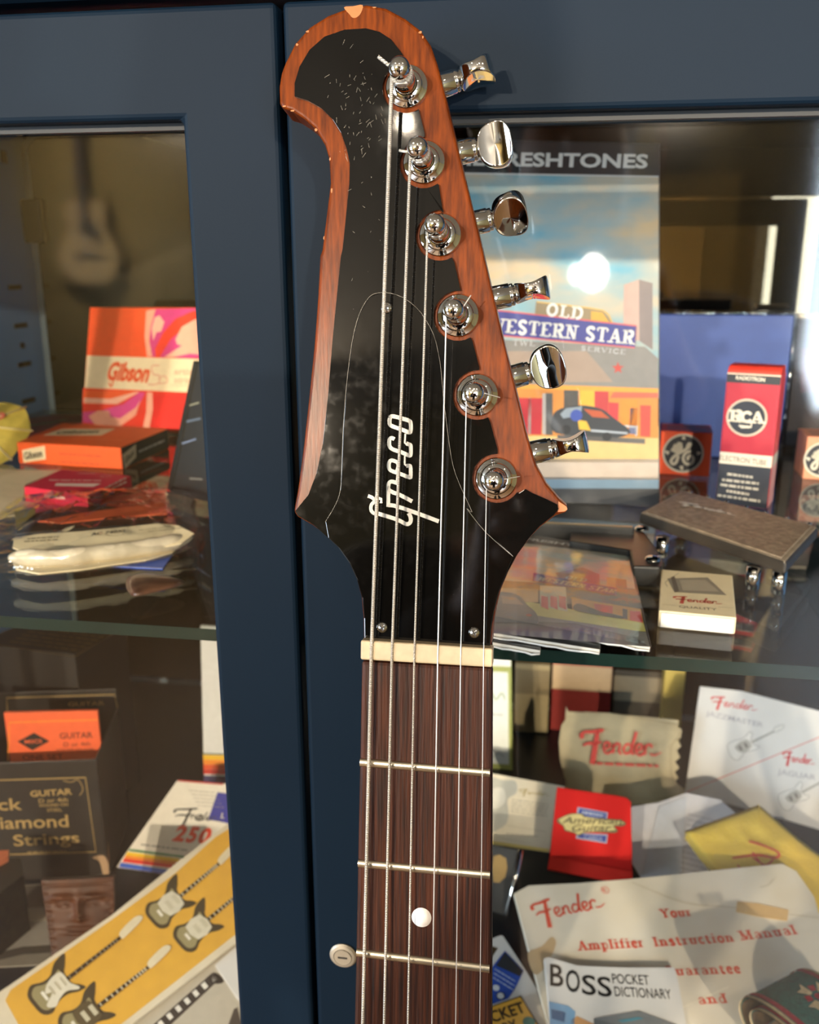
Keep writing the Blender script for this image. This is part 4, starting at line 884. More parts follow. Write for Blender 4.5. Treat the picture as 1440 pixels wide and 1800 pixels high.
# match box
mq = cC(775, 385, 1075, 410, 1092, 590, 765, 560); mz = ZS + .0085
mpz = flat(mz); q = [mpz.loc(p) for p in mq]
ml = Pl(mpz.wd(q[3]), mpz.wd(q[2])-mpz.wd(q[3]), mpz.wd(q[0])-mpz.wd(q[3]))
t = Thing('pick_box', 'small cream matchbox-style carton with red script right of the wrapped discs', 'box', pl=ml)
m_cream = P_('E3D5B0'); t.part('sleeve', .0007).slab(ml, mq, -.0083, 0, m_cream, m_cream)
dr = t.part('inner_tray', .0005); u0, u1 = ml.loc(mq[3]).x+.0009, ml.loc(mq[2]).x-.0009
dr.box(ml, u0, u1, -.0012, .002, -.0078, -.0006, m_white)
b = t.part('printed_amplifier'); b.poly(ml, cC(800, 425, 970, 420, 1050, 495, 830, 482), P_('8A8474'), e1); b.poly(ml, cC(815, 420, 830, 415, 850, 478, 832, 484), P_('5A5448'), 2*e1); b.poly(ml, cC(850, 430, 960, 430, 1020, 480, 865, 474), P_('A49C88'), 2*e1)
b.stroke(ml, cC(800, 460, 790, 440, 850, 400), .8, P_('7A7466'), e1, 1)
lt = t.part('lettering'); fender(lt, ml, cC(830, 528)[0], cC(1035, 545)[0], 13, P_('B84030'), e1, 1.25); lt.text(ml, 'QUALITY', cC(850, 547)[0], cC(1010, 560)[0], 4, P_('7A7060'), e1)
lt.stroke(ml, cC(780, 535, 835, 538), .8, P_('8A8070'), e1, 1); lt.stroke(ml, cC(1015, 545, 1080, 548), .8, P_('8A8070'), e1, 1)
t.build()

# ------------------------------------------------------------------ things on the glass shelf, left side
gb = stand((143, 748), (335, 760), ZS + .0065, 68)
t = Thing('string_box', 'upright orange and red string box with pink swirls', 'box', pl=gb)
gq = cF(568, 215, 1330, 218, 1260, 1010, 516, 962)
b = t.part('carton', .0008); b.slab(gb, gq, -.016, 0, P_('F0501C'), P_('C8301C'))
art = t.part('printed_swirls'); A = lambda q, h, k, sm=0: art.poly(gb, cF(*q), P_(h), e1*k, sm)
A((525, 730, 1200, 755, 1265, 1005, 520, 955), 'E63018', 1); A((960, 770, 1260, 760, 1250, 1003, 940, 985), 'DE1C16', 1.5)
A((955, 228, 1325, 222, 1300, 540, 945, 530), 'D83A86', 1.5)
A((925, 240, 950, 232, 985, 228, 955, 340, 945, 430, 965, 530, 930, 528, 915, 400), 'F0A890', 2.5)
A((960, 350, 980, 280, 1010, 268, 1040, 310, 1020, 370, 990, 375, 970, 430), 'F2B8A4', 3)
A((980, 480, 1030, 380, 1110, 290, 1220, 240, 1325, 225, 1325, 280, 1200, 320, 1080, 420, 1010, 535, 985, 535), 'F03A20', 3)
A((1110, 420, 1150, 340, 1230, 295, 1320, 280, 1310, 520, 1200, 510, 1080, 535, 1040, 530, 1150, 460, 1120, 450), 'F0B09A', 3.5)
A((530, 740, 860, 745, 780, 800, 620, 830, 530, 828), 'F05A20', 1.6); A((530, 790, 700, 795, 860, 752, 885, 752, 740, 830, 530, 822), 'F2B49C', 2)
A((524, 880, 640, 870, 780, 830, 880, 755, 920, 755, 860, 880, 760, 970, 524, 945), 'D8408C', 2.2)
A((560, 905, 620, 870, 690, 872, 700, 910, 760, 920, 860, 850, 890, 800, 860, 900, 760, 970, 600, 960), 'F0A48C', 2.6); A((930, 752, 965, 755, 968, 860, 945, 985, 905, 975, 925, 880), 'F2AC94', 2.6)
b2 = t.part('label_band'); b2.poly(gb, cF(551, 522, 1300, 546, 1280, 758, 536, 726), P_('EBD9B4'), e1*4.5)
lt = t.part('lettering')
m_gib = P_('E2592C')
lt.text(gb, 'Gibson', cF(676, 672)[0], cF(940, 688)[0], 30, m_gib, e1*6, .045, .25)
lt.stroke(gb, cF(690, 690, 705, 720, 730, 640), 3, m_gib, e1*6, 3)
m_pk = P_('E0A48C')
lt.stroke(gb, cF(1010, 585, 960, 590, 970, 640, 1010, 650, 1000, 700, 935, 705), 2.6, m_pk, e1*6, 4); lt.stroke(gb, cF(1000, 700, 1060, 690, 1040, 650, 1000, 670), 2.2, m_pk, e1*6, 4)
lt.text(gb, 'artist', cF(1100, 640)[0], cF(1240, 645)[0], 11, m_pk, e1*6, .02); lt.text(gb, 'strings', cF(1100, 695)[0], cF(1260, 700)[0], 11, m_pk, e1*6, .02); lt.stroke(gb, cF(1080, 708, 1210, 715), 1, m_pk, e1*6, 1)
t.build()

oz = ZS + .0185; op = flat(oz); oq = [op.loc(p) for p in cF(105, 1070, 762, 1105, 1062, 985, 392, 948)]
ol = Pl(op.wd(oq[0]), op.wd(oq[1])-op.wd(oq[0]), op.wd(oq[3])-op.wd(oq[0]))
t = Thing('string_box', 'flat orange string box with dark end lying before the upright orange box', 'box', pl=ol)
b = t.part('carton', .0008)
pts4 = cF(105, 1070, 762, 1105, 1062, 985, 392, 948); b.slab(ol, pts4, -.0182, 0, P_('F0601E'), P_('E8581A'))
Lr = [ol.loc(p) for p in pts4]; fr_pl = Pl(ol.wd(Lr[0]), ol.wd(Lr[1])-ol.wd(Lr[0]), (0, 0, 1)); rt_pl = Pl(ol.wd(Lr[1]), ol.wd(Lr[2])-ol.wd(Lr[1]), (0, 0, 1))
wr = (Lr[2]-Lr[1]).length; b.poly(rt_pl, rectL(.0008, wr-.0008, -.0176, -.0004), P_('23242A'), e1)
t.part('paper_label').poly(fr_pl, cF(140, 1120, 283, 1092, 290, 1178, 150, 1200), P_('E6D6B2'), e1); t.part('paper_label').poly(rt_pl, cF(775, 1150, 860, 1082, 862, 1165, 790, 1240), P_('D8CCB0'), 2*e1)
t.part('paper_label').poly(ol, cF(390, 985, 730, 985, 640, 1028, 270, 1028), P_('E6D6B2'), e1)
lt = t.part('lettering'); lt.text(fr_pl, 'Gibson', cF(158, 1180)[0], cF(272, 1160)[0], 12, P_('2A2420'), 2*e1, .03, .2); lt.text(rt_pl, 'Gibson', cF(795, 1205)[0], cF(850, 1145)[0], 9, P_('2A2420'), 3*e1, .02, .2)
lt.text(ol, 'Gibson', cF(350, 1018)[0], cF(620, 1010)[0], 7, P_('3A342C'), 2*e1, .03, .2)
lines(lt, fr_pl, cF(375, 1142)[0], cF(640, 1160)[0], cF(385, 1195)[0], 2, 2.2, P_('A8401A'), e1, seed=2); lines(lt, rt_pl, cF(880, 1130)[0], cF(1040, 1060)[0], cF(880, 1130)[0], 1, 4, P_('B8B8B8'), 2*e1, seed=4)
lines(lt, ol, cF(470, 1045)[0], cF(800, 1058)[0], cF(470, 1045)[0], 1, 3, P_('F09068'), e1, seed=6)
t.build()

rz = ZS + .0115; rq = cF(150, 1350, 550, 1405, 831, 1283, 388, 1242); rl0 = flat(rz); A0 = rl0.at(rq[0]); B0 = rl0.at(rq[1])
rl = Pl(A0, B0-A0, rl0.at(rq[3])-A0)
t = Thing('string_box', 'small crimson box with white print lying before the flat orange box', 'box', pl=rl)
b = t.part('carton', .0006); b.slab(rl, rq, -.0112, 0, P_('D01C48'), P_('C8183C')); Lr = [rl.loc(p) for p in rq]
f_ = Pl(rl.wd(Lr[0]), rl.wd(Lr[1])-rl.wd(Lr[0]), (0, 0, 1)); r2 = Pl(rl.wd(Lr[1]), rl.wd(Lr[2])-rl.wd(Lr[1]), (0, 0, 1))
lt = t.part('lettering'); mw = P_('F0DCD4')
lt.text(f_, 'MEDIUM', cF(285, 1418)[0], cF(410, 1432)[0], 5, mw, e1, .03)
lines(lt, rl, cF(310, 1310)[0], cF(640, 1313)[0], cF(310, 1310)[0], 1, 5, mw, e1, seed=2); lt.poly(rl, cF(355, 1330, 640, 1332, 590, 1352, 345, 1346), mw, e1); lines(lt, rl, cF(490, 1268)[0], cF(600, 1270)[0], cF(490, 1268)[0], 1, 2.5, mw, e1, seed=8)
lt.ring(rl, cF(670, 1285)[0], 8, 1, mw, e1); lines(lt, r2, cF(640, 1400)[0], cF(800, 1320)[0], cF(640, 1375)[0], 2, 3, mw, e1, seed=9)
t.build()

def flat_card(name, label, cat, z, pts, hexa, th=.0006, extra=None, mat=None, group=None):
    pl = flat(z + th); c = sum((pl.at(p) for p in pts), Vector())/len(pts)
    pl = Pl(c, (1, 0, 0), (0, 1, 0)); t = Thing(name, label, cat, pl=pl, group=group); b = t.part('card', .0002); b.slab(pl, pts, -th, 0, mat or P_(hexa))
    if extra: extra(t, pl)
    return t.build()
flat_card('paper_sheet', 'cream paper sheet lying left of the small crimson box', 'paper', ZS+.0002, [(-60, 822), (60, 826), (106, 826), (44, 852), (42, 880), (60, 884), (30, 905), (-60, 912)], 'E8DCBC', .0008,
          lambda t, pl: lines(t.part('lettering'), pl, (5, 848), (38, 851), (5, 872), 3, 1.6, P_('B8AC90'), e1, seed=1))
def pk(t, pl):
    lt = t.part('lettering'); lt.stroke(pl, cF(140, 965, 300, 950, 420, 925), 9, P_('B9A07A'), e1, 3); lt.text(pl, 'GUITAR', cF(160, 972)[0], cF(400, 935)[0], 5, P_('5A6A4A'), 2*e1, .02)
flat_card('string_packet', 'pink string packet lying behind the flat orange box', 'packet', ZS+.0002, cF(-160, 1010, 110, 925, 340, 895, 520, 900, 524, 945, 395, 952, 110, 1068, -160, 1120), 'C0485C', .004, pk)
flat_card('paper_card', 'coral card lying under the clear plastic pouch', 'card', ZS+.0002, cV(250, 180, 640, 60, 1130, 10, 1145, 165, 850, 215, 420, 225), 'D8583A', .0012)
flat_card('paper_card', 'bright blue card peeking out below the cream roll', 'card', ZS+.0002, cV(620, 500, 830, 430, 1185, 440, 1113, 545, 800, 528), '3F62C0', .0006,
          lambda t, pl: t.part('white_edge').stroke(pl, cV(800, 524, 1112, 541), 2.5, m_white, e1, 1))
# plastic pouch with cream roll
bz = ZS + .0022; bp2 = flat(bz); cc = bp2.at((190, 950))
bl2 = Pl(cc, (1, 0, 0), (0, 1, 0))
t = Thing('cable_pouch', 'crumpled clear plastic pouch holding a cream paper roll', 'pouch', pl=bl2)
def pillow(mb, pl, outline, hmax, mat, n=10, base=0.0, ripple=.0, seed=0, both=False):
    L = smooth_path([pl.loc(p) for p in outline], 5, True); c = sum(L, Vector())/len(L); m = len(L); vs = []; fs = []
    for j in range(n+1):
        s_ = j/n
        for i in range(m):
            p = c + (L[i]-c)*s_; h = hmax*math.sqrt(max(0, 1 - s_**2.2)) + ripple*mnoise.noise(Vector((p.x*90+seed, p.y*90, 1.7)))*(1 - s_**4)
            vs.append(pl.wd((p.x, p.y, base + max(h, 0))))
    for j in range(n):
        for i in range(m):
            k = (i+1) % m; fs.append([j*m+i, (j+1)*m+i, (j+1)*m+k, j*m+k])
    fs = [f for f in fs]; mb.add(vs, fs, mat, True); b0 = len(mb.v) - len(vs)
    mb.f.append([b0+n*m+i for i in reversed(range(m))]); mb.m.append(mat); mb.sm.append(False)
    return c
ro = t.part('paper_label', .0004); m_roll = M('roll_paper', 'E2D4B2', .5, var=.06, scale=60, bump=.25, bscale=80)
lbp = Pl(bl2.wd(bl2.loc(cV(650, 360)[0], .006)), (1, .06, 0), (0, math.cos(.25), math.sin(.25)))
ro.slab(lbp, cV(85, 400, 95, 330, 250, 305, 560, 285, 860, 255, 1080, 232, 1220, 245, 1330, 300, 1240, 370, 900, 440, 560, 470, 270, 470), -.0008, 0, m_roll)
m_gl = M('sheathed_roll', 'DCD2BC', .22, var=.12, scale=120, bump=.5, bscale=160, coat=.9, croug=.08)
tb_ = t.part('rolled_paper'); rp_ = bl2.lift(.0052); pts = [rp_.at(p) for p in cV(60, 470, 180, 466, 330, 470, 480, 462, 640, 440, 800, 425, 950, 405, 1100, 380, 1220, 355, 1310, 325)]
rr_ = random.Random(4); pts = smooth_path(pts, 5)
tb_.tube(pts, [.0048*min(1, .35 + k/6, .3 + (len(pts)-1-k)/9)*(1 + rr_.uniform(-.05, .05)) for k in range(len(pts))], m_gl, 18)
t.part('paper_flap', .0003).slab(bl2, cV(90, 500, 560, 490, 1000, 440, 1220, 390, 1180, 430, 1000, 480, 820, 505, 560, 545, 270, 575, 110, 545), .0001, .0012, m_roll)
lt = t.part('lettering'); ink_ = P_('4A443C')
lt.text(lbp, 'AC 740XL', cV(620, 318)[0], cV(870, 290)[0], 5, ink_, .0003, .02); lines(lt, lbp, cV(185, 338)[0], cV(415, 324)[0], cV(165, 358)[0], 2, 3, ink_, .0003, seed=3); lines(lt, lbp, cV(950, 280)[0], cV(1180, 255)[0], cV(1010, 290)[0], 2, 2, P_('8A8474'), .0003, seed=5)
fm = t.part('clear_film'); pillow(fm, bl2, cV(-260, 560, -120, 300, 60, 130, 380, 80, 800, 60, 1290, 48, 1340, 160, 1400, 300, 1380, 350, 1250, 430, 1000, 500, 560, 565, 250, 592, 60, 570), .0165, m_film, 16, .0, .006, 9)
dk = t.part('black_insert'); dk.slab(bl2, cV(250, 160, 620, 95, 1120, 190, 1120, 225, 640, 262, 110, 300, 110, 270), 0, .0008, P_('26221E')); dk2 = t.part('orange_insert'); dk2.slab(bl2, cV(260, 215, 640, 150, 1120, 90, 1140, 165, 700, 200, 420, 230), .0009, .0016, P_('D8633C'))
t.part('olive_insert').slab(bl2, cV(100, 150, 240, 125, 250, 210, 110, 270), 0, .0008, P_('9A9054'))
t.build()
# pick
kp2 = flat(ZS + .0003); c = kp2.at((270, 1030)); pl = Pl(c, (1, 0, 0), (0, 1, 0))
t = Thing('guitar_pick', 'brown guitar pick lying on bare glass before the clear pouch', 'pick', pl=pl, single=True)
b = t.part('guitar_pick'); pillow(b, pl, cV(862, 660, 875, 605, 960, 580, 1080, 585, 1200, 605, 1258, 628, 1230, 660, 1080, 700, 930, 732, 880, 705), .0022, M('tortoise', '6A4A3A', .3, var=.2, scale=90, hex2='3A241C', coat=.4), 5)
t.build()
# black case leaning
jp = stand((292, 868), (380, 890), ZS + .0003, 82)
t = Thing('jewel_case', 'black transparent disc case leaning beside the upright orange box', 'case', pl=jp)
t.part('case', .0004).slab(jp, [(342, 638), (296, 866), (420, 896), (420, 630)], -.006, 0, P_('1E1F22', coat=.8)); t.part('spine', .0003).slab(jp, [(340, 634), (346, 638), (300, 869), (292, 867)], -.006, .001, P_('0C0C0D', coat=.8))
lt = t.part('lettering'); lt.stroke(jp, cF(1180, 940, 1270, 920), 4, P_('5A6A80'), e1, 1); lt.stroke(jp, cF(1150, 1080, 1240, 1050), 3, P_('7080A0'), e1, 1); lt.stroke(jp, cF(1200, 1300, 1280, 1305), 3, P_('70706C'), e1, 1); lt.stroke(jp, cF(1190, 840, 1260, 820), 3, P_('8A8A78'), e1, 1)
t.build()
# cocktail umbrella
uc = on_y((-40, 748), .70); ax = (CAM - uc).normalized()*.55 + Vector((-.35, -.1, .55)); ax.normalize()
t = Thing('cocktail_umbrella', 'yellow paper cocktail umbrella at the left edge of the glass shelf', 'umbrella', at=tuple(uc))
cn = t.part('canopy'); x_ = ax.orthogonal().normalized(); y_ = ax.cross(x_); R_ = .040
def cone(u, v): 
    a = 2*math.pi*u; pl_ = .0012*abs(math.sin(4*a))*v; r_ = R_*v*(1 - .04*abs(math.sin(4*a)))
    return uc + (x_*math.cos(a) + y_*math.sin(a))*r_ - ax*(.016*v - pl_)
cn.surf(cone, 64, 6, M('yellow_paper', 'E6D060', .6, var=.1, scale=120), True, cu=True)
for k in range(8):
    a = math.pi*k/4; dv = x_*math.cos(a) + y_*math.sin(a); t.part('rib').tube([uc + ax*.0006, uc + dv*(R_*1.06) - ax*.0155], .0008, P_('E8DCA8'), 6)
t.part('flower_print').disc(Pl(uc - ax*.008 + x_*.02, x_, y_), (0, 0, 0), .004, P_('D8705A'), .0012, px=False)
st_ = uc - ax*.05; t.part('stick').tube([uc + ax*.004, Vector((st_.x, st_.y, max(st_.z, ZS+.0016)))], .001, P_('D8C48A'), 8)
t.build()

# ------------------------------------------------------------------ lower compartment, left side
m_gold = P_('A88C58'); m_bdark = M('black_board', '221F1C', .45, var=.15, scale=90)
A, B = (-60, 1553), (191, 1541)
bd = stand(A, B, ZB + .0003, 90); u1 = bd.loc(B).x; v1 = bd.loc((168, 1335)).y
rt = bd.right(u1 - .0006); pb = rt.loc((206, 1244)); d = max(.06, min(.13, pb.x)); v2 = pb.y if pb.x <= .13 else rt.loc((206, 1244)).y
t = Thing('string_carton', 'black open string carton with gold print holding an orange packet', 'box', pl=bd)
b = t.part('carton', .0005)
b.box(bd, 0, u1, 0, v1, -.0016, 0, m_bdark)
rt0 = bd.right(u1); b.slab(rt0, [(0, 0, 0), (d, 0, 0), (d, v2, 0), (.001, v1, 0)], -.0016, 0, m_bdark)
lt0 = bd.left(0); b.slab(lt0, [(0, 0, 0), (-d, 0, 0), (-d, v2, 0), (-.001, v1, 0)], -.0016, 0, m_bdark)
b.box(bd, 0, u1, 0, v2+.018, -d-.0016, -d, m_bdark); b.box(bd, 0, u1, 0, .0016, -d, 0, m_bdark)
fr_ = t.part('gold_border'); fr_.stroke(bd, cH(-400, 600, 515, 572, 578, 1020, -400, 1050), 2.6, m_gold, e1, 1); fr_.stroke(bd, cH(380, 590, 430, 600, 470, 585, 500, 640, 480, 680), 1.4, m_gold, e1, 3); fr_.stroke(bd, cH(140, 1045, 600, 1035), 1.0, P_('3A342E'), e1, 1)
lt = t.part('lettering')
lt.text(bd, 'Black', cH(-190, 775)[0], cH(135, 765)[0], 20, m_gold, 2*e1, .012); lt.text(bd, 'Diamond', cH(-100, 885)[0], cH(415, 868)[0], 21, m_gold, 2*e1, .012); lt.text(bd, 'Strings', cH(85, 985)[0], cH(480, 965)[0], 19, m_gold, 2*e1, .012)
lt.text(bd, 'GUITAR', cH(185, 688)[0], cH(437, 672)[0], 10, m_gold, 2*e1, .03); lt.text(bd, 'D or 4th', cH(235, 725)[0], cH(410, 716)[0], 7, m_gold, 2*e1, .01); lt.text(bd, 'WOUND ON', cH(235, 750)[0], cH(410, 742)[0], 5, m_gold, 2*e1, .01); lt.text(bd, 'STEEL', cH(285, 778)[0], cH(375, 774)[0], 5, m_gold, 2*e1, .01)
lines(lt, bd, cH(165, 1022)[0], cH(415, 1015)[0], cH(165, 1022)[0], 1, 1.6, m_gold, 2*e1, seed=3)
bk = bd.lift(-d); q0 = [bk.loc(p) for p in cH(40, 92, 705, 70, 705, 165, 45, 180)]
t.part('lid_border').stroke(bk, cH(45, 180, 40, 92, 690, 72, 708, 150), 1.8, m_gold, 2*e1, 1)
t.part('lid_lettering').text(bk, 'GUITAR', cH(412, 143)[0], cH(632, 135)[0], 7, P_('8A7248'), 2*e1, .02)
wn = t.part('worn_corner'); wn.poly(bd, cH(556, 1055, 620, 1040, 652, 1085, 655, 1160, 625, 1165, 600, 1080), P_('B09070'), 2*e1, 3); wn.poly(rt0, [(.001, .004, 0), (.006, .012, 0), (.008, .03, 0), (.004, .02, 0)], P_('B09070'), 2*e1)
t.build()
opk = bd.lift(-min(.03, d*.4)); t = Thing('string_packet', 'orange string packet with black diamond standing in the black carton', 'packet', pl=opk)
qb = [opk.loc(p) for p in cH(22, 182, 702, 165)]; b = t.part('envelope', .0003)
b.slab(opk, [(qb[0].x, .004, 0), (min(qb[1].x, u1-.004), .004, 0), (min(qb[1].x, u1-.004), qb[1].y, 0), (qb[0].x, qb[0].y, 0)], -.003, 0, P_('F2683A'))
t.part('yellow_border').stroke(opk, cH(48, 470, 56, 240, 590, 224), 2.4, P_('F0902C'), e1, 1)
lt = t.part('lettering'); mo = P_('6A2A1C'); lt.poly(opk, cH(105, 355, 205, 302, 298, 353, 195, 408), P_('2A1A14'), e1); lt.text(opk, 'MSCS', cH(150, 367)[0], cH(255, 362)[0], 6, P_('E8683C'), 2*e1, .02)
lt.text(opk, 'GUITAR', cH(362, 338)[0], cH(560, 332)[0], 10, mo, e1, .012); lt.text(opk, 'D or 4th', cH(385, 385)[0], cH(545, 380)[0], 7, mo, e1); lt.text(opk, 'WOUND ON STEEL', cH(340, 415)[0], cH(570, 410)[0], 4.5, mo, e1); lt.text(opk, 'ONE SET', cH(138, 468)[0], cH(382, 460)[0], 9, mo, e1)
t.build()
lz = 1.165; lp_ = flat(lz); qq = cG(-150, 1000, 190, 850, 762, 895, 452, 1062, -150, 1000)[0:4]
c = lp_.at(qq[3]); t = Thing('string_carton', 'dark closed carton with worn gold border behind the open black carton', 'box', pl=Pl(c, (1, 0, 0), (0, 1, 0)))
t.part('carton', .0008).slab(lp_, qq, ZB + .0003 - lz, 0, m_bdark, M('black_board_side', '1A1816', .6))
t.part('gold_border').stroke(lp_, cG(-120, 990, 195, 868, 735, 905, 450, 1078), 2.2, M('dull_gold', '7A6438', .5), e1, 1, True)
lines(t.part('lettering'), lp_, cG(60, 985)[0], cG(480, 1040)[0], cG(240, 885)[0], 6, 3, M('dull_gold', '7A6438', .5), e1, seed=12)
t.build()
m_pw = P_('E6E0D2', )
def stripes(mb, pl, a0, a1, step, cols, wpx, w):
    for k, h in enumerate(cols):
        mb.stroke(pl, [(a0[0]+step[0]*k, a0[1]+step[1]*k), (a1[0]+step[0]*k, a1[1]+step[1]*k)], wpx, P_(h), w, 1)
fp_ = stand((204, 1524), (286, 1535), ZB + .003, 42); t = Thing('string_packet', 'white string packet with rainbow stripes leaning beside the black carton', 'packet', pl=fp_)
t.part('envelope', .0003).slab(fp_, [cH(1068, 588)[0], cH(1385, 610)[0], (410, 1552), (204, 1524)], -.0025, 0, m_pw)
ar = t.part('printed_stripes')
for h, a0, a1 in (('2F7A3A', (778, 1008), (1110, 1050)), ('F2C51E', (762, 1030), (1080, 1072)), ('F08A1E', (752, 1050), (1060, 1088)), ('E2331E', (742, 1070), (1040, 1106)), ('3A62C8', (722, 1098), (1010, 1140))):
    ar.stroke(fp_, cH(*a0, *a1), {'2F7A3A': 3.5, '3A62C8': 8}.get(h, 6.5), P_(h), e1 if h != '2F7A3A' else 2*e1, 1)
ar.poly(fp_, cH(1312, 660, 1385, 670, 1385, 850, 1255, 825), P_('34389A'), e1); ar.stroke(fp_, cH(1072, 590, 1345, 612), 3, P_('B83A34'), e1, 1)
lt = t.part('lettering'); lt.strokes(fp_, SCRIPT[:4], (100, 126), cH(1030, 860)[0], cH(1190, 868)[0], 32, P_('1E1C1C'), e1, .75); lt.strokes(fp_, [(p, w_) for p, w_ in SCRIPT[4:]], (304, 126), cH(1020, 840)[0], cH(1330, 862)[0], 22, P_('4A4844'), e1)
for ch, x0, x1 in (('2', 1035, 1110), ('5', 1115, 1185), ('0', 1190, 1262)): lt.text(fp_, ch, cH(x0, 948 + (x0-1035)*.1)[0], cH(x1, 948 + (x1-1035)*.1)[0], 26, P_('E0401E'), e1, .05, .2)
lines(lt, fp_, cH(850, 975)[0], cH(1130, 1010)[0], cH(850, 975)[0], 1, 2.4, P_('8A8880'), e1, seed=2); lines(lt, fp_, cH(1140, 650)[0], cH(1300, 662)[0], cH(1190, 740)[0], 5, 1.1, P_('9A968C'), e1, seed=5)
lt.text(fp_, 'L', cH(1330, 815)[0], cH(1350, 818)[0], 9, m_pw, 2*e1, .02)
t.build()
wp = stand((352, 1405), (420, 1412), ZB + .0016, 86); t = Thing('string_packet', 'tall pale packet with a rainbow band standing beside the door stile', 'packet', pl=wp)
t.part('envelope', .0004).slab(wp, [(352, 1100), (440, 1106), (440, 1414), (359, 1406)], -.004, 0, P_('D6D8D8'))
ar = t.part('printed_stripes'); stripes(ar, wp, (357, 1331), (440, 1333), (.3, 8.5), ['E8B820', 'E88A20', 'D8501E', 'C02A1E'], 9, e1); ar.poly(wp, [(358, 1363), (440, 1366), (440, 1413), (359, 1405)], P_('3A3460'), e1); ar.stroke(wp, [(357, 1325), (440, 1327)], 2.5, P_('4A5A3A'), e1, 1)
t.build()
# carved face panel
tk = stand((92, 1698), (200, 1692), ZB + .004, 70); t = Thing('carved_panel', 'brown carved wooden face panel leaning below the black string carton', 'carving', pl=tk)
m_tiki = M('carved_wood', '552D14', .5, var=.25, scale=60, stretch=(1, .3, 1), hex2='331A0B', spec=.25)
TL_, TR_, BR_, BL_ = [tk.loc(p) for p in cI(236, 318, 655, 296, 662, 800, 305, 806)]
G = lambda x, y, sx, sy: math.exp(-(x/sx)**2 - (y/sy)**2)
def relief(u, v):
    p = (BL_*(1-u) + BR_*u)*(1-v) + (TL_*(1-u) + TR_*u)*v; x = (u-.5)*2; y = v
    h = .002*(1-abs(x)**3) + .0035*G(abs(x)-.42, y-.80, .32, .035) + .0045*G(x, y-.66, .10, .13) + .003*G(x, y-.55, .20, .03) - .003*G(abs(x)-.42, y-.715, .22, .035) + .0018*G(abs(x)-.42, y-.70, .10, .016)
    h += .0024*G(x, y-.44, .45, .018) + .0024*G(x, y-.38, .40, .018) - .0016*G(x, y-.41, .42, .01) - .0012*(1 if abs(y-.93) < .012 else 0) + .0008*math.sin(y*60)*G(abs(x)-.9, y-.5, .1, .5)
    return tk.wd((p.x, p.y, h))
b = t.part('relief'); b.surf(relief, 70, 90, m_tiki)
t.part('backing_board', .0006).slab(tk, [tuple(x) for x in (BL_, BR_, TR_, TL_)], -.006, .0002, m_tiki, m_dark)
t.build()
def stp(t, pl):
    a = t.part('printed_stripes')
    for y0, y1, h in ((355, 480, '6A6258'), (480, 560, 'BDB6A6'), (560, 700, 'A09C94'), (700, 745, '4A4640')): a.poly(pl, cI(-200, y0+80, 130, y0, 290, y0-10, 290, y1-10, 130, y1, -200, y1+80), P_(h), e1)
flat_card('leaflet', 'grey and cream striped leaflet lying left of the carved mug', 'leaflet', ZB+.0003, cI(-250, 420, 130, 345, 262, 335, 300, 800, -250, 830), '8A8478', .001, stp)
kx = stand((-40, 1640), (44, 1560), ZB+.0003, 88); sb = flat(ZB + .05); t = Thing('small_carton', 'small black carton with an orange lid at the left door edge', 'box', pl=Pl(sb.at((0, 1560)), (1, 0, 0), (0, 1, 0)))
t.part('carton', .0006).slab(sb, cI(-200, 330, -40, 215, 120, 185, 135, 290, -60, 440, -200, 480), ZB+.0003-.05-ZB, 0, P_('2E2C24'), M('camo_board', '33301F', .6, var=.3, scale=120, hex2='15140F'))
t.part('lid_patch').slab(sb, cI(-200, 250, -60, 150, 50, 145, 45, 185, -200, 320), 0, .004, P_('E8835A'))
t.build()
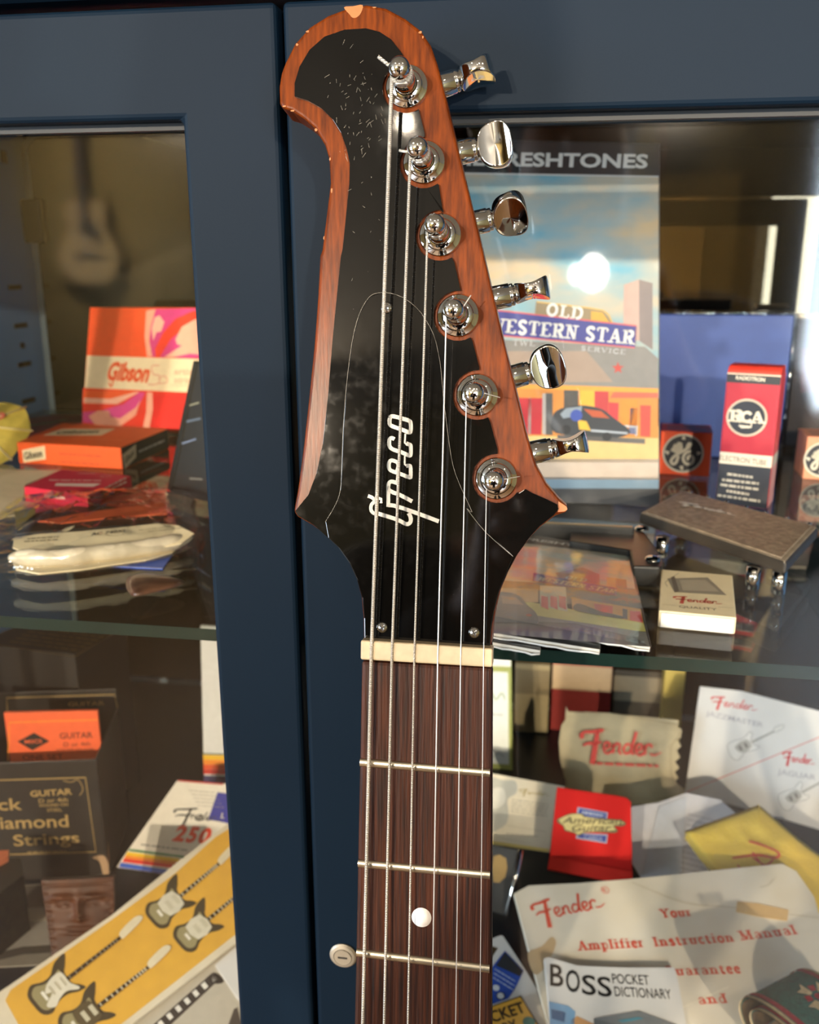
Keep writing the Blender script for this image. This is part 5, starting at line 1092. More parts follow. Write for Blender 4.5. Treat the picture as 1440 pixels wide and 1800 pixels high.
# catalogue with guitars
cp = stand((60, 1800), (320, 1806), ZB + .0115, 20)
t = Thing('guitar_catalogue', 'yellow catalogue page with four sunburst guitars along the lower left', 'catalogue', pl=cp)
t.part('page', .0003).slab(cp, cI(-120, 1040, 0, 958, 640, 520, 1000, 230, 1300, 0, 1420, -90, 1420, 640, 1345, 690, 760, 1145, 500, 1350, -120, 1350), -.002, 0, m_paper)
yp_ = t.part('yellow_panel'); m_yel = M('print_yellow', 'DFAC40', .5, var=.05, scale=60); yp_.poly(cp, cI(30, 1010, 60, 950, 640, 548, 1000, 285, 1240, 70, 1420, -40, 1420, 590, 1340, 642, 700, 1145, 480, 1320, 200, 1320), m_yel, e1)
def guitar_print(body, scale, ang, kind, neck_end):
    g = t.part('printed_guitar'); c = cI(*body)[0]; ca, sa = math.cos(math.radians(ang)), math.sin(math.radians(ang)); s_ = scale/3.2727
    T = lambda *q: [(c[0] + s_*(q[i]*ca - q[i+1]*sa), c[1] + s_*(q[i]*sa + q[i+1]*ca)) for i in range(0, len(q), 2)]
    ne = cI(*neck_end)[0]; nx = ((ne[0]-c[0])*ca + (ne[1]-c[1])*sa)/s_
    g.poly(cp, T(-118, 0, -112, -52, -70, -82, -20, -62, 30, -62, 85, -98, 148, -104, 118, -60, 92, -30, 92, 30, 118, 58, 130, 84, 92, 80, 40, 58, -20, 62, -70, 84, -110, 58), P_('463C28'), 2*e1, 4)
    g.poly(cp, T(-98, 0, -94, -42, -60, -64, -15, -46, 40, -46, 80, -60, 70, 0, 70, 46, 30, 44, -20, 46, -60, 64, -92, 46), P_('9A9068'), 3*e1, 4)
    if kind == 's':
        g.poly(cp, T(-70, 40, -10, 8, -40, -10, 10, -46, 80, -46, 84, 20, 108, 60, 96, 70, 50, 44, 0, 52, -40, 70), P_('E2DCC8'), 4*e1, 3)
        for x in (-10, 25, 58): g.poly(cp, T(x, -26, x+10, -26, x+10, 22, x, 22), P_('BDB59A'), 5*e1)
        g.poly(cp, T(-55, -26, -40, -26, -40, 22, -55, 22), P_('F0ECDC'), 5*e1)
    else:
        g.poly(cp, T(-30, -48, 70, -50, 78, 44, -20, 48), P_('5A4E34' if kind == 'j' else 'D8D2BC'), 4*e1, 2)
        for x in (0, 48): g.poly(cp, T(x, -28, x+24, -28, x+24, 26, x, 26), P_('C9C2A8'), 5*e1)
        g.poly(cp, T(-62, -20, -46, -20, -46, 20, -62, 20), P_('E8E2D0'), 5*e1)
    g.poly(cp, T(88, -10, nx, -8, nx, 8, 88, 10), P_('3A2C1C'), 6*e1)
    n = 12
    for k in range(n): 
        x = 100 + (nx-110)*(1 - .92**(k))/(1-.92**n); g.poly(cp, T(x, -8, x+(7 if kind != 's' else 2), -8, x+(7 if kind != 's' else 2), 8, x, 8), P_('D8D0B4'), 7*e1)
    g.poly(cp, T(nx, -9, nx+20, -24, nx+110, -34, nx+140, -16, nx+120, 0, nx+20, 12, nx, 9), P_('E0D4B4'), 6*e1, 3)
guitar_print((305, 950), 1.22, -38, 's', (705, 660)); guitar_print((480, 1110), 1.22, -38, 'j', (855, 815)); guitar_print((965, 470), 1.08, -40, 'm', (1255, 215)); guitar_print((1125, 605), 1.08, -40, 'm', (1400, 360))
t.build()
cp2 = cp.lift(-.0035); t = Thing('catalogue_page', 'grey printed page with a guitar neck under the yellow catalogue', 'catalogue', pl=cp2)
t.part('page', .0003).slab(cp2, cI(560, 1350, 760, 1120, 1250, 760, 1345, 680, 1430, 640, 1430, 1350), -.0012, 0, P_('BDB5A4'))
ar = t.part('printed_neck'); ar.poly(cp2, cI(880, 1150, 940, 1190, 1245, 905, 1205, 865), P_('3A3430'), e1)
for k in range(7):
    x, y = 905 + 50*k, 1140 - 44*k; ar.poly(cp2, cI(x, y, x+22, y-18, x+44, y+10, x+22, y+28), P_('E6E2D8'), 2*e1)
ar.poly(cp2, cI(1200, 880, 1225, 850, 1260, 862, 1290, 900, 1245, 915), P_('2E2824'), 2*e1, 2); ar.poly(cp2, cI(1300, 1190, 1345, 1060, 1365, 1050, 1400, 1190), P_('4A423C'), e1)
t.part('white_corner', .0002).slab(cp2, cI(1235, 805, 1345, 710, 1430, 660, 1430, 1060, 1365, 1000), .0002, .0008, m_white)
t.build()

# ------------------------------------------------------------------ lower compartment, right side
m_fred = P_('C93A30'); m_fred2 = P_('D9503C')
def back_box(label, x0, x1, y0, hexa, yy, top=None):
    pl = facing(yy); a, b_ = pl.loc((x0, y0)), pl.loc((x1, y0+2)); t = Thing('small_carton', label, 'box', pl=Pl((a.x, yy, ZB), (1, 0, 0), (0, 0, 1)))
    t.part('carton', .0008).box(pl, a.x, b_.x, ZB+.0003, a.y, -.02, 0, P_(hexa))
    if top: t.part('label_band').box(pl, a.x+.0003, b_.x-.0003, a.y-.035, a.y-.006, 0, .0003, P_(top))
    t.build()
back_box('beige carton at the back beside the green-edged card', 906, 968, 1166, '9A8A66', .90, '7A6C50')
back_box('dark red carton at the back above the cloth pouch', 972, 1078, 1158, '8A2A24', .91, 'B9A080')
back_box('dark brown carton at the back between red and yellow cartons', 1080, 1166, 1178, '4A4236', .915, '8A7E68')
back_box('narrow yellow carton at the back beside the white leaflet', 1170, 1206, 1176, 'C9B25A', .90)
gc = stand((780, 1346), (901, 1354), ZB+.0003, 85); t = Thing('framed_card', 'pale card with olive green border standing behind the guitar neck', 'card', pl=gc)
q = [(780, 1150), (899, 1156), (901, 1354), (780, 1346)]; t.part('border', .0003).slab(gc, q, -.002, 0, P_('9AA05A'))
t.part('card_face').poly(gc, [(786, 1176), (893, 1182), (895, 1344), (786, 1337)], P_('D8DCD6'), e1); t.part('top_strip').poly(gc, [(780, 1152), (898, 1158), (898, 1172), (780, 1166)], P_('DCDCD8'), 2*e1)
lt = t.part('lettering'); lt.stroke(gc, [(850, 1228), (862, 1216), (872, 1230), (882, 1218), (888, 1230)], 3, P_('9AA890'), 2*e1, 3); lines(lt, gc, (800, 1252), (888, 1257), (800, 1252), 1, 2, P_('9A9C9A'), 2*e1); lt.stroke(gc, [(866, 1332), (876, 1324), (886, 1330)], 1.5, P_('9AA0A0'), 2*e1, 3)
t.build()
ec = stand((800, 1470), (965, 1496), ZB+.004, 42); t = Thing('certificate_card', 'cream printed card with grey guitar drawing between neck and red box', 'card', pl=ec)
t.part('card', .0003).slab(ec, [(800, 1346)] + cD(0, 443, 330, 502, 330, 560, 262, 790) + [(800, 1472)], -.0012, 0, m_paper)
ar = t.part('printed_guitar'); ar.poly(ec, cD(-60, 460, 60, 475, 115, 480, 120, 530, 80, 560, 85, 620, 60, 680, -60, 700), P_('B4B2A6'), e1, 3); ar.poly(ec, cD(10, 520, 60, 510, 70, 570, 20, 600), P_('CFCCC0'), 2*e1, 3)
lt = t.part('lettering'); fender(lt, ec, cD(130, 545)[0], cD(265, 555)[0], 13, P_('A8925A'), e1, 1.0); lines(lt, ec, cD(100, 560)[0], cD(260, 582)[0], cD(95, 610)[0], 5, 1.2, P_('8A8474'), e1, seed=1)
lt.stroke(ec, cD(60, 670, 250, 700, 238, 765, 55, 730), 1, P_('BDB49C'), e1, 1, True); lines(lt, ec, cD(75, 708)[0], cD(220, 722)[0], cD(75, 708)[0], 1, 1.2, P_('8A8474'), e1, seed=3)
ar.poly(ec, cD(0, 738, 262, 775, 258, 790, 0, 752), P_('C9B46A'), e1)
t.build()
# cloth pouch
cb = stand((995, 1391), (1203, 1416), ZB+.012, 58); m_cloth = M('canvas_cloth', 'B5A684', .9, var=.12, scale=35, bump=.5, bscale=260)
t = Thing('cloth_pouch', 'beige canvas pouch with red script and pinked right edge behind the red box', 'pouch', pl=cb)
b = t.part('pouch', .0008); zz = []
zy = [(815, 250), (842, 285), (822, 300), (840, 325), (820, 345), (835, 375), (812, 395), (832, 420), (810, 440), (828, 465), (812, 480), (840, 505), (855, 520), (850, 545), (845, 575)]
b.slab(cb, cD(335, 148, 345, 175, 600, 190, 828, 212, 826, 235) + [cD(x, y)[0] for x, y in zy] + cD(620, 585, 480, 560, 335, 522, 328, 330), -.004, 0, m_cloth)
pillow(b, cb, cD(345, 190, 815, 235, 800, 330, 800, 440, 820, 540, 620, 560, 350, 515), .003, m_cloth, 8, .0002, .0025, 4)
t.part('hem_seam').stroke(cb, cD(345, 176, 600, 196, 822, 232), 1.4, P_('8A7C5E'), .0006, 3)
lt = t.part('lettering'); up = cb.lift(.0058); fender(lt, up, cD(400, 405)[0], cD(752, 428)[0], 62, m_fred, 0, 1.05); lines(lt, up, cD(470, 402)[0], cD(755, 414)[0], cD(470, 402)[0], 1, 4.2, m_fred, 0, seed=3)
t.build()
# leaflet
lf = stand((1204, 1391), (1440, 1459), ZB+.014, 52); t = Thing('leaflet', 'white folded leaflet with two line-drawn guitars and a red diagonal', 'leaflet', pl=lf)
t.part('paper', .0004).slab(lf, cD(920, 65, 1100, 85, 1440, 172, 1600, 215, 1600, 735, 1440, 690, 855, 525), -.003, 0, m_white)
t.part('red_diagonal').stroke(lf, cD(860, 528, 1440, 288, 1600, 222), 1.8, P_('D88A84'), e1, 1)
lt = t.part('lettering')
def out_guitar(mb, pl, c, s_, ang, col):
    ca, sa = math.cos(math.radians(ang)), math.sin(math.radians(ang)); T = lambda *q: [(c[0] + s_*(q[i]*ca - q[i+1]*sa), c[1] + s_*(q[i]*sa + q[i+1]*ca)) for i in range(0, len(q), 2)]
    mb.poly(pl, T(-60, 0, -52, -34, -20, -38, 20, -30, 56, -44, 62, -28, 44, -10, 50, 14, 66, 30, 40, 34, 0, 26, -34, 42, -56, 30), P_('DDDCD8'), e1, 3)
    mb.stroke(pl, T(-60, 0, -52, -34, -20, -38, 20, -30, 56, -44, 62, -28, 44, -10, 50, 14, 66, 30, 40, 34, 0, 26, -34, 42, -56, 30), 1.0, P_(col), 2*e1, 3, True)
    mb.poly(pl, T(-30, -14, 30, -22, 36, 16, -10, 24), P_('B0AEA8'), 2*e1, 2); mb.poly(pl, T(-14, -10, -4, -10, -4, 12, -14, 12), P_('7A7874'), 3*e1); mb.poly(pl, T(12, -10, 22, -10, 22, 12, 12, 12), P_('7A7874'), 3*e1)
    mb.poly(pl, T(44, -5, 150, -4, 150, 4, 44, 5), P_('A8A6A0'), 3*e1); mb.poly(pl, T(150, -6, 160, -14, 195, -10, 190, 4, 152, 7), P_('D8D6D0'), 3*e1, 2); mb.stroke(pl, T(150, -6, 160, -14, 195, -10, 190, 4, 152, 7), .9, P_(col), 4*e1, 2, True)
fender(lt, lf, cD(965, 165)[0], cD(1170, 195)[0], 24, P_('D2484A'), e1, 1.0); lt.text(lf, 'JAZZMASTER', cD(945, 192)[0], cD(1195, 245)[0], 8, P_('B0AEB4'), 2*e1, .01)
fender(lt, lf, cD(1280, 412)[0], cD(1422, 432)[0], 26, P_('CE3038'), e1, 1.2); lt.text(lf, 'JAGUAR', cD(1258, 448)[0], cD(1425, 476)[0], 9, P_('B0AEB4'), 2*e1, .01)
out_guitar(t.part('printed_guitar'), lf, cD(1105, 330)[0], .42, -26, '9A9A9A'); out_guitar(t.part('printed_guitar'), lf, cD(1325, 550)[0], .42, -28, '9A9A9A')
t.build()
# red box
rb = stand((962, 1531), (1111, 1547), ZB+.0125, 50); t = Thing('card_box', 'bright red card box with blue and gold emblem below the cloth pouch', 'box', pl=rb)
m_rbox = M('red_card', 'C8140E', .6, var=.03, spec=.25)
t.part('carton', .0008).slab(rb, cU(52, 805, 640, 890, 740, 910, 785, 950, 792, 1300, 800, 1715, 560, 1735, -42, 1622, -20, 1480, 10, 1200), -.014, 0, m_rbox, P_('B81A14'))
t.part('front_flap', .0004).slab(rb, cU(-20, 1488, 800, 1642, 800, 1715, 560, 1735, -42, 1622), 0, .0012, M('red_card_flap', 'E02A1E', .6, var=.03, spec=.25))
em = t.part('emblem'); mbl = P_('2C3A86'); msl = P_('9AA0B0'); mgo = P_('CDB878'); mdg = P_('6A5E3A')
em.poly(rb, cU(258, 1005, 555, 1060, 545, 1130, 245, 1085), msl, e1); em.poly(rb, cU(275, 1018, 540, 1068, 532, 1122, 262, 1080), mbl, 2*e1)
em.poly(rb, cU(245, 1262, 555, 1275, 545, 1365, 240, 1315), msl, e1); em.poly(rb, cU(262, 1272, 540, 1290, 532, 1350, 258, 1305), mbl, 2*e1)
em.poly(rb, cU(55, 1125, 130, 1092, 190, 1068, 300, 1068, 330, 1095, 460, 1115, 660, 1130, 735, 1165, 700, 1195, 620, 1195, 655, 1235, 620, 1262, 480, 1255, 330, 1260, 270, 1290, 220, 1262, 130, 1240, 115, 1195, 62, 1160), mdg, 3*e1, 2)
em.poly(rb, cU(70, 1128, 190, 1078, 290, 1078, 320, 1105, 460, 1124, 650, 1140, 715, 1165, 600, 1188, 635, 1232, 480, 1245, 320, 1250, 265, 1278, 225, 1252, 140, 1230, 122, 1190), mgo, 4*e1, 2)
el = t.part('lettering'); el.text(rb, 'American', cU(100, 1165)[0], cU(700, 1172)[0], 11, mdg, 5*e1, .02, .3); el.text(rb, 'Guitar', cU(200, 1245)[0], cU(600, 1238)[0], 11, mdg, 5*e1, .02, .3); lines(el, rb, cU(300, 1055)[0], cU(515, 1090)[0], cU(300, 1055)[0], 1, 5, msl, 3*e1, seed=1); el.text(rb, 'CARDS', cU(320, 1318)[0], cU(500, 1338)[0], 6, msl, 3*e1, .01)
t.build()
gpz = stand((1130, 1546), (1260, 1546), ZB+.002, 36); t = Thing('paper_sheet', 'pale grey folded sheet with fine print right of the red box', 'paper', pl=gpz)
t.part('paper', .0003).slab(gpz, cD(620, 590, 740, 572, 862, 530, 1010, 560, 1100, 640, 1040, 900, 665, 905, 620, 830), -.001, 0, P_('CFCED2')); t.part('fold', .0002).slab(gpz, cD(740, 590, 862, 545, 840, 900, 665, 893), 0, .0008, P_('C2C6CE'))
lines(t.part('lettering'), gpz, cD(868, 622)[0], cD(985, 652)[0], cD(830, 880)[0], 12, 1.3, P_('8A8690'), .0009, seed=7)
t.build()
yc = stand((1228, 1530), (1445, 1562), ZB+.023, 24); m_yc = M('yellow_flannel', 'E2BE48', .95, var=.08, scale=30, bump=.4, bscale=400)
t = Thing('polishing_cloth', 'folded yellow polishing cloth with red script above the instruction manual', 'cloth', pl=yc)
b = t.part('cloth', .001); out = cD(858, 712, 880, 690, 1020, 640, 1165, 588, 1185, 590, 1330, 715, 1440, 800, 1600, 920, 1600, 1100, 1200, 1100, 975, 862, 920, 800)
b.slab(yc, out, -.006, 0, m_yc); pillow(b, yc, out, .004, m_yc, 8, .0002, .002, 6)
lt = t.part('lettering'); yl = yc.lift(.0062)
for q, w_ in (((1135, 742, 1190, 758, 1262, 790, 1250, 815, 1170, 802, 1062, 815), 3.6), ((1150, 812, 1205, 845, 1240, 822), 3.2), ((1150, 790, 1180, 830), 3), ((1085, 845, 1095, 860), 3), ((1190, 840, 1195, 850), 3)): lt.stroke(yl, cD(*q), w_, m_fred, 0, 4)
t.build()
# manual envelope
mn = stand((950, 1802), (1440, 1802), ZB+.009, 14); m_man = M('aged_paper', 'E0D8C8', .7, var=.07, scale=14, hex2='D2C6AE', bump=.35, bscale=45)
t = Thing('instruction_manual', 'aged cream amplifier instruction manual with red print at the lower right', 'manual', pl=mn)
t.part('cover', .0005).slab(mn, cE(152, 216, 215, 182, 420, 172, 640, 155, 1000, 118, 1285, 90, 1345, 122, 1420, 230, 1440, 300, 1600, 420, 1600, 900, 330, 900, 262, 640), -.004, 0, m_man)
t.part('yellowed_tape').slab(mn, cE(1095, 250, 1180, 258, 1312, 286, 1306, 333, 1200, 318, 1090, 295), 0, .0003, P_('D2AE78'))
t.part('stain').poly(mn, cE(210, 470, 270, 440, 310, 400, 330, 430, 290, 520, 240, 560), P_('C4A880'), e1, 3)
cr = t.part('crease'); cr.stroke(mn, cE(650, 170, 870, 255, 1060, 275, 1440, 320), 1.2, P_('BDB094'), e1, 4); cr.stroke(mn, cE(1190, 190, 1225, 182, 1250, 155), 1, P_('B0A488'), e1, 3); cr.stroke(mn, cE(860, 700, 960, 655, 1060, 610), 1.5, P_('EFE6D0'), e1, 2)
lt = t.part('lettering'); fender(lt, mn, cE(262, 372)[0], cE(560, 312)[0], 52, m_fred2, 2*e1, .95); lt.ring(mn, cE(538, 203)[0], 6.5, 1.1, m_fred2, 2*e1); lt.text(mn, 'R', cE(532, 210)[0], cE(545, 208)[0], 5.5, m_fred2, 2*e1)
lt.serif(mn, 'Your', cE(780, 320)[0], cE(903, 312)[0], 16, m_fred2, 2*e1, st=.2, th=.09)
lt.serif(mn, 'Amplifier', cE(428, 458)[0], cE(702, 443)[0], 17, m_fred2, 2*e1, st=.2, th=.09); lt.serif(mn, 'Instruction', cE(748, 441)[0], cE(1082, 420)[0], 17, m_fred2, 2*e1, st=.2, th=.09); lt.serif(mn, 'Manual', cE(1115, 415)[0], cE(1350, 388)[0], 18, m_fred2, 2*e1, st=.2, th=.09)
lt.serif(mn, 'Guarantee', cE(795, 565)[0], cE(1110, 552)[0], 17, m_fred2, 2*e1, st=.2, th=.09); lt.serif(mn, 'and', cE(935, 684)[0], cE(1052, 678)[0], 17, m_fred2, 2*e1, st=.2, th=.09)
t.build()
bo = mn.lift(.0048); t = Thing('pocket_dictionary', 'white pocket dictionary with black title lying on the instruction manual', 'booklet', pl=bo)
t.part('cover', .0004).slab(bo, cE(280, 490, 300, 484, 420, 520, 600, 528, 830, 528, 848, 600, 905, 900, 318, 900), -.004, 0, m_white)
lt = t.part('lettering'); mk = P_('242220')
for ch, x0, y0, x1, y1, h in (('B', 305, 605, 362, 612, 38), ('O', 372, 628, 432, 636, 38), ('S', 440, 640, 500, 648, 34), ('S', 508, 648, 568, 654, 34)): lt.text(bo, ch, cE(x0, y0)[0], cE(x1, y1)[0], h, mk, e1, .012)
lt.text(bo, 'POCKET', cE(570, 596)[0], cE(726, 603)[0], 17, mk, e1, .004); lt.text(bo, 'DICTIONARY', cE(580, 650)[0], cE(820, 663)[0], 17, mk, e1, .004)
ar = t.part('printed_pedals'); ar.poly(bo, cE(300, 672, 380, 690, 412, 715, 395, 900, 310, 900), P_('7FA8CC'), e1); ar.poly(bo, cE(310, 705, 370, 720, 365, 760, 312, 745), P_('4A6A90'), 2*e1); ar.poly(bo, cE(395, 750, 420, 735, 490, 768, 490, 900, 390, 900), P_('C99A6A'), e1)
ar.poly(bo, cE(490, 745, 680, 712, 840, 770, 860, 900, 500, 900), P_('6A6E70'), 2*e1); ar.poly(bo, cE(490, 745, 680, 712, 840, 770, 660, 790), P_('7E8284'), 3*e1); ar.poly(bo, cE(590, 752, 680, 738, 700, 746, 610, 762), P_('5A90A0'), 4*e1)
t.build()
# pedal booklet and yellow booklet
pb_ = stand((800, 1800), (950, 1802), ZB+.006, 10); t = Thing('pedal_booklet', 'white booklet with a blue pedal picture beside the guitar neck', 'booklet', pl=pb_)
t.part('cover', .0003).slab(pb_, cT(-250, 470, 40, 355, 140, 315, 175, 320, 440, 720, 690, 1130, 745, 1500, 700, 1700, -250, 1700), -.003, 0, m_white)
ar = t.part('printed_pedal'); ar.poly(pb_, cT(200, 512, 438, 765, 330, 990, 240, 1120, 40, 1190, -140, 1050, 40, 715), P_('2C52B0'), e1); ar.poly(pb_, cT(200, 530, 430, 770, 388, 838, 85, 700), P_('2E3034'), 2*e1)
ar.poly(pb_, cT(-60, 440, 45, 460, 110, 480, 20, 620, -60, 620), P_('4A3A26'), e1); ar.disc(pb_, cT(88, 982)[0], 6, P_('D8DCE2'), 2*e1); ar.disc(pb_, cT(145, 1085)[0], 8, P_('1E2A50'), 2*e1); ar.disc(pb_, cT(145, 1083)[0], 6, P_('D8DCE2'), 3*e1)
lines(t.part('lettering'), pb_, cT(70, 740)[0], cT(330, 900)[0], cT(50, 850)[0], 3, 2.2, P_('B8C4E0'), 3*e1, seed=1)
t.build()
yb_ = pb_.lift(.003); t = Thing('yellow_booklet', 'yellow booklet with black border and bold title partly behind the guitar neck', 'booklet', pl=yb_)
t.part('cover', .0003).slab(yb_, cT(-260, 1310, 405, 1075, 700, 1560, -260, 1700), -.0024, 0, P_('26221C')); t.part('yellow_panel').poly(yb_, cT(-240, 1320, 395, 1098, 670, 1550, -240, 1680), P_('D9A23C'), e1)
lt = t.part('lettering'); lt.text(yb_, 'POCKET', cT(-190, 1500)[0], cT(470, 1285)[0], 20, P_('221E1A'), 2*e1, .02); lt.text(yb_, 'DICTIONARY', cT(-480, 1640)[0], cT(420, 1470)[0], 18, P_('221E1A'), 2*e1, .02) if False else lt.text(yb_, 'RY', cT(215, 1560)[0], cT(385, 1500)[0], 19, P_('221E1A'), 2*e1, .02)
t.part('round_emblem').disc(yb_, cT(505, 1420)[0], 11, P_('2F6A60'), 2*e1); t.build()
dv = stand((800, 1600), (893, 1612), ZB+.0045, 50); t = Thing('blister_case', 'dark case with bright metallic edge beside the guitar neck above the booklets', 'case', pl=dv)
t.part('case', .0006).slab(dv, cE(-100, 5, 62, 18, 172, 32, 118, 312, -100, 250), -.005, 0, P_('2A2C2C', coat=.8)); ed = dv
t.part('metal_edge').tube([dv.at(p, .001) for p in cE(182, 34, 160, 150, 122, 312)], .0022, m_chrome, 10); t.part('gold_print').poly(dv, cE(66, 60, 120, 70, 116, 150, 66, 170), P_('9A7A44'), e1, 2)
t.build()
# rolled woven strap
sbp = mn.lift(.0005); Pz = flat(ZB + .064)
F1, F2 = Pz.at((1300, 1711)), Pz.at((1386, 1668)); Ld = (Pz.at((1440, 1800)) - F1); Wv = (F2 - F1); Wl = .05; Wv.normalize(); Ld = (Ld - Wv*Ld.dot(Wv)).normalized(); Zv = Vector((0, 0, 1))
C0 = F1 + Ld*.052 - Zv*.021
t = Thing('guitar_strap', 'rolled teal woven strap with red borders and cream flowers at the lower right corner', 'strap', at=tuple(C0 - Zv*.03))
m_teal = M('teal_weave', '1E6A66', .95, var=.2, scale=300, bump=.6, bscale=900); m_back = M('strap_backing', '5A4A34', .9, var=.25, scale=150, hex2='2E261C', bump=.5, bscale=700); m_bord = M('red_weave', 'A02038', .95, var=.2, scale=300, bump=.5); m_trimc = M('cream_braid', 'C8B48E', .9, var=.15, scale=400, bump=.8, bscale=900)
NS = 150; path = []
for k in range(NS+1):
    a = math.pi*1.0 + 2*math.pi*2.6*(1 - k/NS); r_ = .3 + .7*(1-k/NS)**.85
    x = math.cos(a)*.052*r_*1.0; z = math.sin(a)*.021*r_*1.0
    sx = math.copysign(abs(math.cos(a))**.7, math.cos(a)); path.append((sx*(.033*r_ + .019), math.sin(a)*.021*(r_) ))
def sheet(mb, w0, w1, off, mat):
    vs = []
    for i, (x, z) in enumerate(path):
        ln = math.hypot(x, z*2.4) or 1; 
        for w_ in (w0, w1): vs.append(C0 + Ld*(x*(1+off/.04)) + Zv*(z + off*(1 if z > 0 else -1)*min(1, abs(z)/.008)) + Wv*w_)
    mb.add(vs, [[2*i, 2*i+2, 2*i+3, 2*i+1] for i in range(len(path)-1)], mat, True)
b = t.part('backing'); sheet(b, .0, Wl, .0, m_back)
b = t.part('woven_face'); sheet(b, .0005, Wl-.0005, .0011, m_teal)
for w0 in (.0018, Wl-.0058): sheet(t.part('red_border'), w0, w0+.004, .0016, m_bord)
for w0 in (-.0008, Wl-.0014): sheet(t.part('cream_edging'), w0, w0+.0022, .0013, m_trimc)
top = Pl(C0 + Zv*.0228, Ld, Wv)
def flower(cx, cy):
    f = t.part('woven_flower'); s_ = .0052
    for a in range(4):
        an = a*math.pi/2 + .5; f.poly(top, [(cx + s_*(math.cos(an)*r_ - math.sin(an)*q), cy + s_*(math.sin(an)*r_ + math.cos(an)*q), 0) for r_, q in ((.8, -.28), (2.3, -.75), (2.0, 0), (2.3, .75), (.8, .28))], m_trimc, .0006)
        an += math.pi/4; f.poly(top, [(cx + s_*(math.cos(an)*r_ - math.sin(an)*q), cy + s_*(math.sin(an)*r_ + math.cos(an)*q), 0) for r_, q in ((.9, -.35), (1.7, -.45), (1.7, .45), (.9, .35))], m_bord, .0006)
    f.poly(top, [(cx + s_*.55*math.cos(math.pi/4*k+.4), cy + s_*.55*math.sin(math.pi/4*k+.4), 0) for k in range(8)], m_bord, .0007)
flower(-.014, Wl*.52); flower(.030, Wl*.52)
t.build()

# ------------------------------------------------------------------ the photographer, seen in the glass and chrome
fwd = Vector((RX[2], RY[2], RZ[2])); rgt = Vector((RX[0], RY[0], RZ[0])); up_ = -Vector((RX[1], RY[1], RZ[1]))
ph = Pl(CAM - fwd*.006, -rgt, up_)
t = Thing('phone', 'black phone held up in front of the cabinet with its torch lit', 'phone', pl=ph)
m_ph = M('phone_back', '15171A', .25, var=.05, coat=.4)
t.part('phone_body', .006, seg=4).box(ph, -.054, .019, -.128, .021, -.0085, -.001, m_ph)
t.part('camera_bump', .002).box(ph, -.033, .012, -.028, .013, -.001, -.0002, m_ph)
t.part('camera_lens').lathe(ph.wd((0, 0, -.0012)), ph.N, [(.006, 0), (.006, .0016), (.0046, .0018), (.0044, .001), (0, .001)], M('lens_black', '07070A', .05, coat=1))
t.part('torch').lathe(ph.wd((-.0272, -.0122, -.0004)), ph.N, [(0, 0), (.0045, 0), (.0045, .0008), (0, .0008)], m_lit)
t.build()
m_skin = M('skin', 'C08A6C', .5, var=.05, scale=40); m_jack = M('navy_jacket', '11151F', .85, var=.15, scale=80, bump=.2); m_trou = M('dark_trousers', '1B1C20', .9, var=.1); m_hair = M('dark_hair', '1A1310', .6, var=.2, scale=300, bump=.5); m_shoe = M('black_shoes', '101010', .4)
def skin(name, chains, mat, parent, inv, sub=2):
    V_, E_, R_, idx = [], [], [], {}
    for ch in chains:
        pv_ = None
        for key, p, r_ in ch:
            if key not in idx: idx[key] = len(V_); V_.append(inv @ Vector(p)); R_.append(r_)
            if pv_ is not None: E_.append((pv_, idx[key]))
            pv_ = idx[key]
    me = bpy.data.meshes.new(name); me.from_pydata(V_, E_, []); o = bpy.data.objects.new(name, me); COL.objects.link(o)
    if parent: o.parent = parent
    sm = o.modifiers.new('skin', 'SKIN'); sm.use_smooth_shade = True
    for i, sv in enumerate(me.skin_vertices[0].data):
        sv.radius = R_[i] if isinstance(R_[i], tuple) else (R_[i], R_[i]); sv.use_root = (i == 0)
    ss = o.modifiers.new('sub', 'SUBSURF'); ss.levels = sub; ss.render_levels = sub
    me.materials.append(mat); return o
PX, PY = .012, -.30
person = bpy.data.objects.new('person', None); COL.objects.link(person); person.location = (PX, PY - .05, 0); bpy.context.view_layer.update()
person['label'] = 'person in a dark jacket holding up a phone, mirrored in the glass'; person['category'] = 'person'
inv = Matrix.Translation((-PX, -(PY - .05), 0))
J = dict(pel=(PX, PY-.07, .93), bel=(PX, PY-.08, 1.08), che=(PX, PY-.07, 1.25), tho=(PX, PY-.06, 1.40), nek=(PX, PY-.03, 1.475), jaw=(PX, PY+.02, 1.54), hed=(PX, PY+.005, 1.61), top=(PX, PY-.01, 1.665))
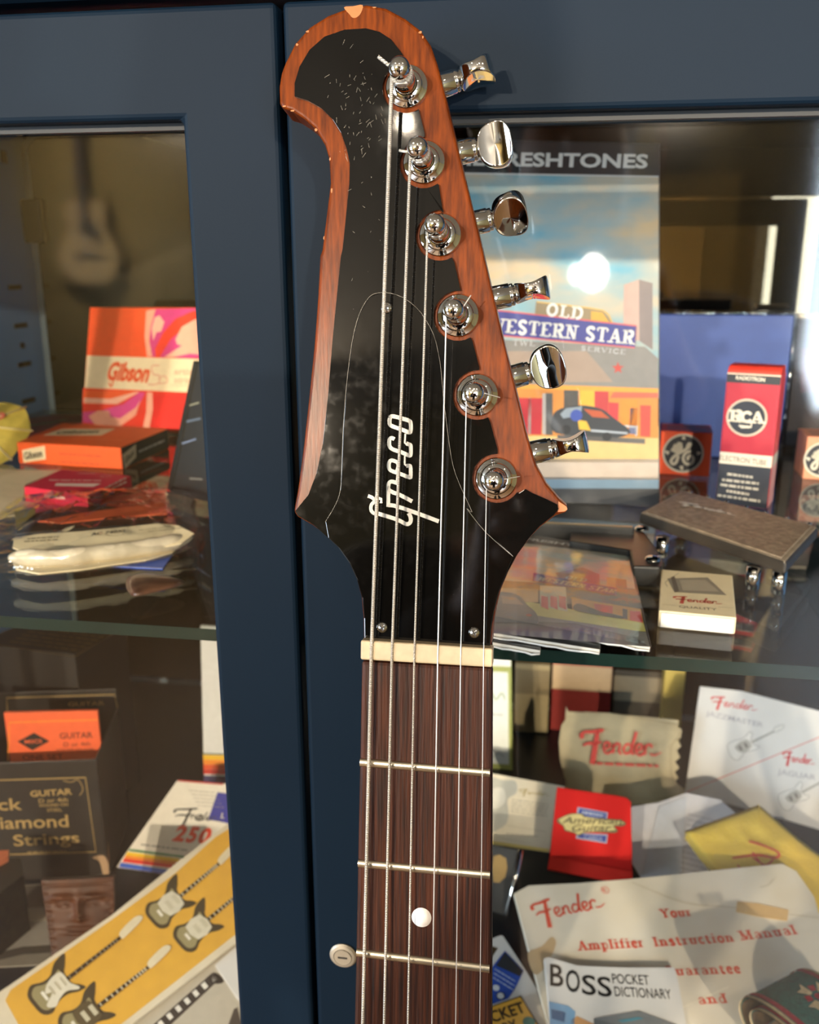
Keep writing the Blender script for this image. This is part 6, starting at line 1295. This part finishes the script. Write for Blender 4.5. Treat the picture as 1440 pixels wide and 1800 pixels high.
def limb(s_):
    x = PX + s_*.19; k = 'L' if s_ < 0 else 'R'
    wr = ph.wd((-.090 if s_ > 0 else .057, -.130, -.055)); pa = ph.wd((-.080 if s_ > 0 else .046, -.088, -.036))
    arm = [('sh'+k, (x, PY-.06, 1.415), .044), ('up'+k, (x + s_*.03, PY+.0, 1.305), .038), ('el'+k, (x + s_*.05, PY+.06, 1.19), .032), ('fo'+k, tuple((Vector((x + s_*.05, PY+.06, 1.19)) + wr)/2), .036), ('wr'+k, tuple(wr), .025)]
    hand = [arm[-1], ('pa'+k, tuple(pa), (.024, .016))]
    fing = []
    for i in range(4):
        v = -.075 + .021*i; ln = (.9, 1.0, 1.0, .85)[i]; e_ = -.0565 if s_ > 0 else .0215; q = -1 if s_ > 0 else 1
        fing.append([hand[-1], ('f%d1%s' % (i, k), tuple(ph.wd((e_ + q*.013, v - .004, -.014))), .0085), ('f%d2%s' % (i, k), tuple(ph.wd((e_ + q*.0105, v, .002*ln))), .0078), ('f%d3%s' % (i, k), tuple(ph.wd((e_ - q*.008, v + .002, .0082))), .0068)])
    q = -1 if s_ > 0 else 1; e_ = -.0565 if s_ > 0 else .0215
    fing.append([hand[-1], ('t1'+k, tuple(ph.wd((e_ + q*.016, -.095, -.030))), .011), ('t2'+k, tuple(ph.wd((e_ - q*.001, -.082, -.0215))), .0095), ('t3'+k, tuple(ph.wd((e_ - q*.015, -.066, -.0185))), .008)])
    leg = [('hi'+k, (PX + s_*.10, PY-.065, .76), .066), ('kn'+k, (PX + s_*.11, PY-.04, .48), .045), ('an'+k, (PX + s_*.12, PY-.07, .08), .032), ('to'+k, (PX + s_*.13, PY+.08, .035), .035)]
    return arm, hand, fing, leg
r0 = dict(pel=.088, bel=.08, che=(.105, .075), tho=(.085, .062), nek=.054, jaw=(.06, .068), hed=(.076, .09), top=(.06, .07))
trunk = [(k, J[k], r0[k]) for k in ('pel', 'bel', 'che', 'tho', 'nek', 'jaw', 'hed', 'top')]
ch = [trunk, [trunk[6], ('nos', (PX, PY+.098, 1.605), .012), ('nos2', (PX, PY+.112, 1.592), .009)]]
for s_ in (-1, 1):
    a, h, fs, lg_ = limb(s_); ch += [[trunk[3]] + a, h] + fs + [[trunk[0]] + lg_]
skin('body', ch, m_skin, person, inv)
big = lambda r_, k: tuple(v*k for v in r_) if isinstance(r_, tuple) else r_*k
jr = dict(pel=.132, bel=.128, che=(.158, .118), tho=(.132, .10))
jt = [('hem', (PX, PY-.07, .84), .132)] + [(k, p, jr[k]) for k, p, r_ in trunk[0:4]] + [('col', (PX, PY-.045, 1.45), .072)]
jc = [jt]; tc_ = [[('wst', (PX, PY-.07, 1.0), .112), ('pel', J['pel'], .116)]]
for s_ in (-1, 1):
    a, h, fs, lg_ = limb(s_); jc.append([jt[4]] + [(k, p, r_*1.35 + .006) for k, p, r_ in a]); tc_.append([('pel', J['pel'], .116)] + [(k, p, r_*1.4 + .006) for k, p, r_ in lg_[:3]])
    skin('shoe', [[('h', (PX + s_*.12, PY-.10, .045), .045), ('m', (PX + s_*.125, PY-.01, .04), .046), ('t', (PX + s_*.132, PY+.10, .035), .04)]], m_shoe, person, inv)
skin('jacket', jc, m_jack, person, inv); skin('trousers', tc_, m_trou, person, inv)
skin('hair', [[('a', (PX, PY+.045, 1.685), (.06, .03)), ('b', (PX, PY-.02, 1.69), (.075, .05)), ('c', (PX, PY-.065, 1.63), (.078, .045)), ('d', (PX, PY-.06, 1.55), (.055, .03))]], m_hair, person, inv)
def pp_part(name, mat, fn):
    mb = MB(); fn(mb); o = bpy.data.objects.new(name, mb.mesh(name, inv)); COL.objects.link(o); o.parent = person; mb and None
    return o
for s_ in (-1, 1):
    pp_part('ear', m_skin, lambda b: b.surf(lambda u, v: Vector((PX + s_*(.080 + .010*math.sin(math.pi*v)*(1+.3*math.cos(2*math.pi*u))), PY-.005 + .017*math.sin(math.pi*v)*math.cos(2*math.pi*u), 1.605 + .032*math.cos(math.pi*v) + .004*math.sin(2*math.pi*u))), 16, 12, m_skin, True, cu=True))
    pp_part('eye', m_skin, lambda b: b.lathe((PX + s_*.032, PY+.064, 1.622), (0, 1, 0), [(.013, 0), (.011, .006), (.006, .0095), (.0058, .0097), (0, .0105)], M('eye_white', 'E8E2DA', .2), 16))
    pp_part('iris', m_skin, lambda b: b.lathe((PX + s_*.032, PY+.0744, 1.622), (0, 1, 0), [(.0055, 0), (0, .0006)], M('iris', '2A1A10', .2), 14))
    pp_part('eyebrow', m_hair, lambda b: b.tube([Vector((PX + s_*.016, PY+.078, 1.645)), Vector((PX + s_*.032, PY+.077, 1.650)), Vector((PX + s_*.05, PY+.068, 1.644))], .0045, m_hair, 6))
pp_part('mouth', m_skin, lambda b: b.tube([Vector((PX-.024, PY+.083, 1.556)), Vector((PX, PY+.094, 1.557)), Vector((PX+.024, PY+.083, 1.556))], [.003, .0065, .003], M('lips', '9A5A4C', .4), 8))
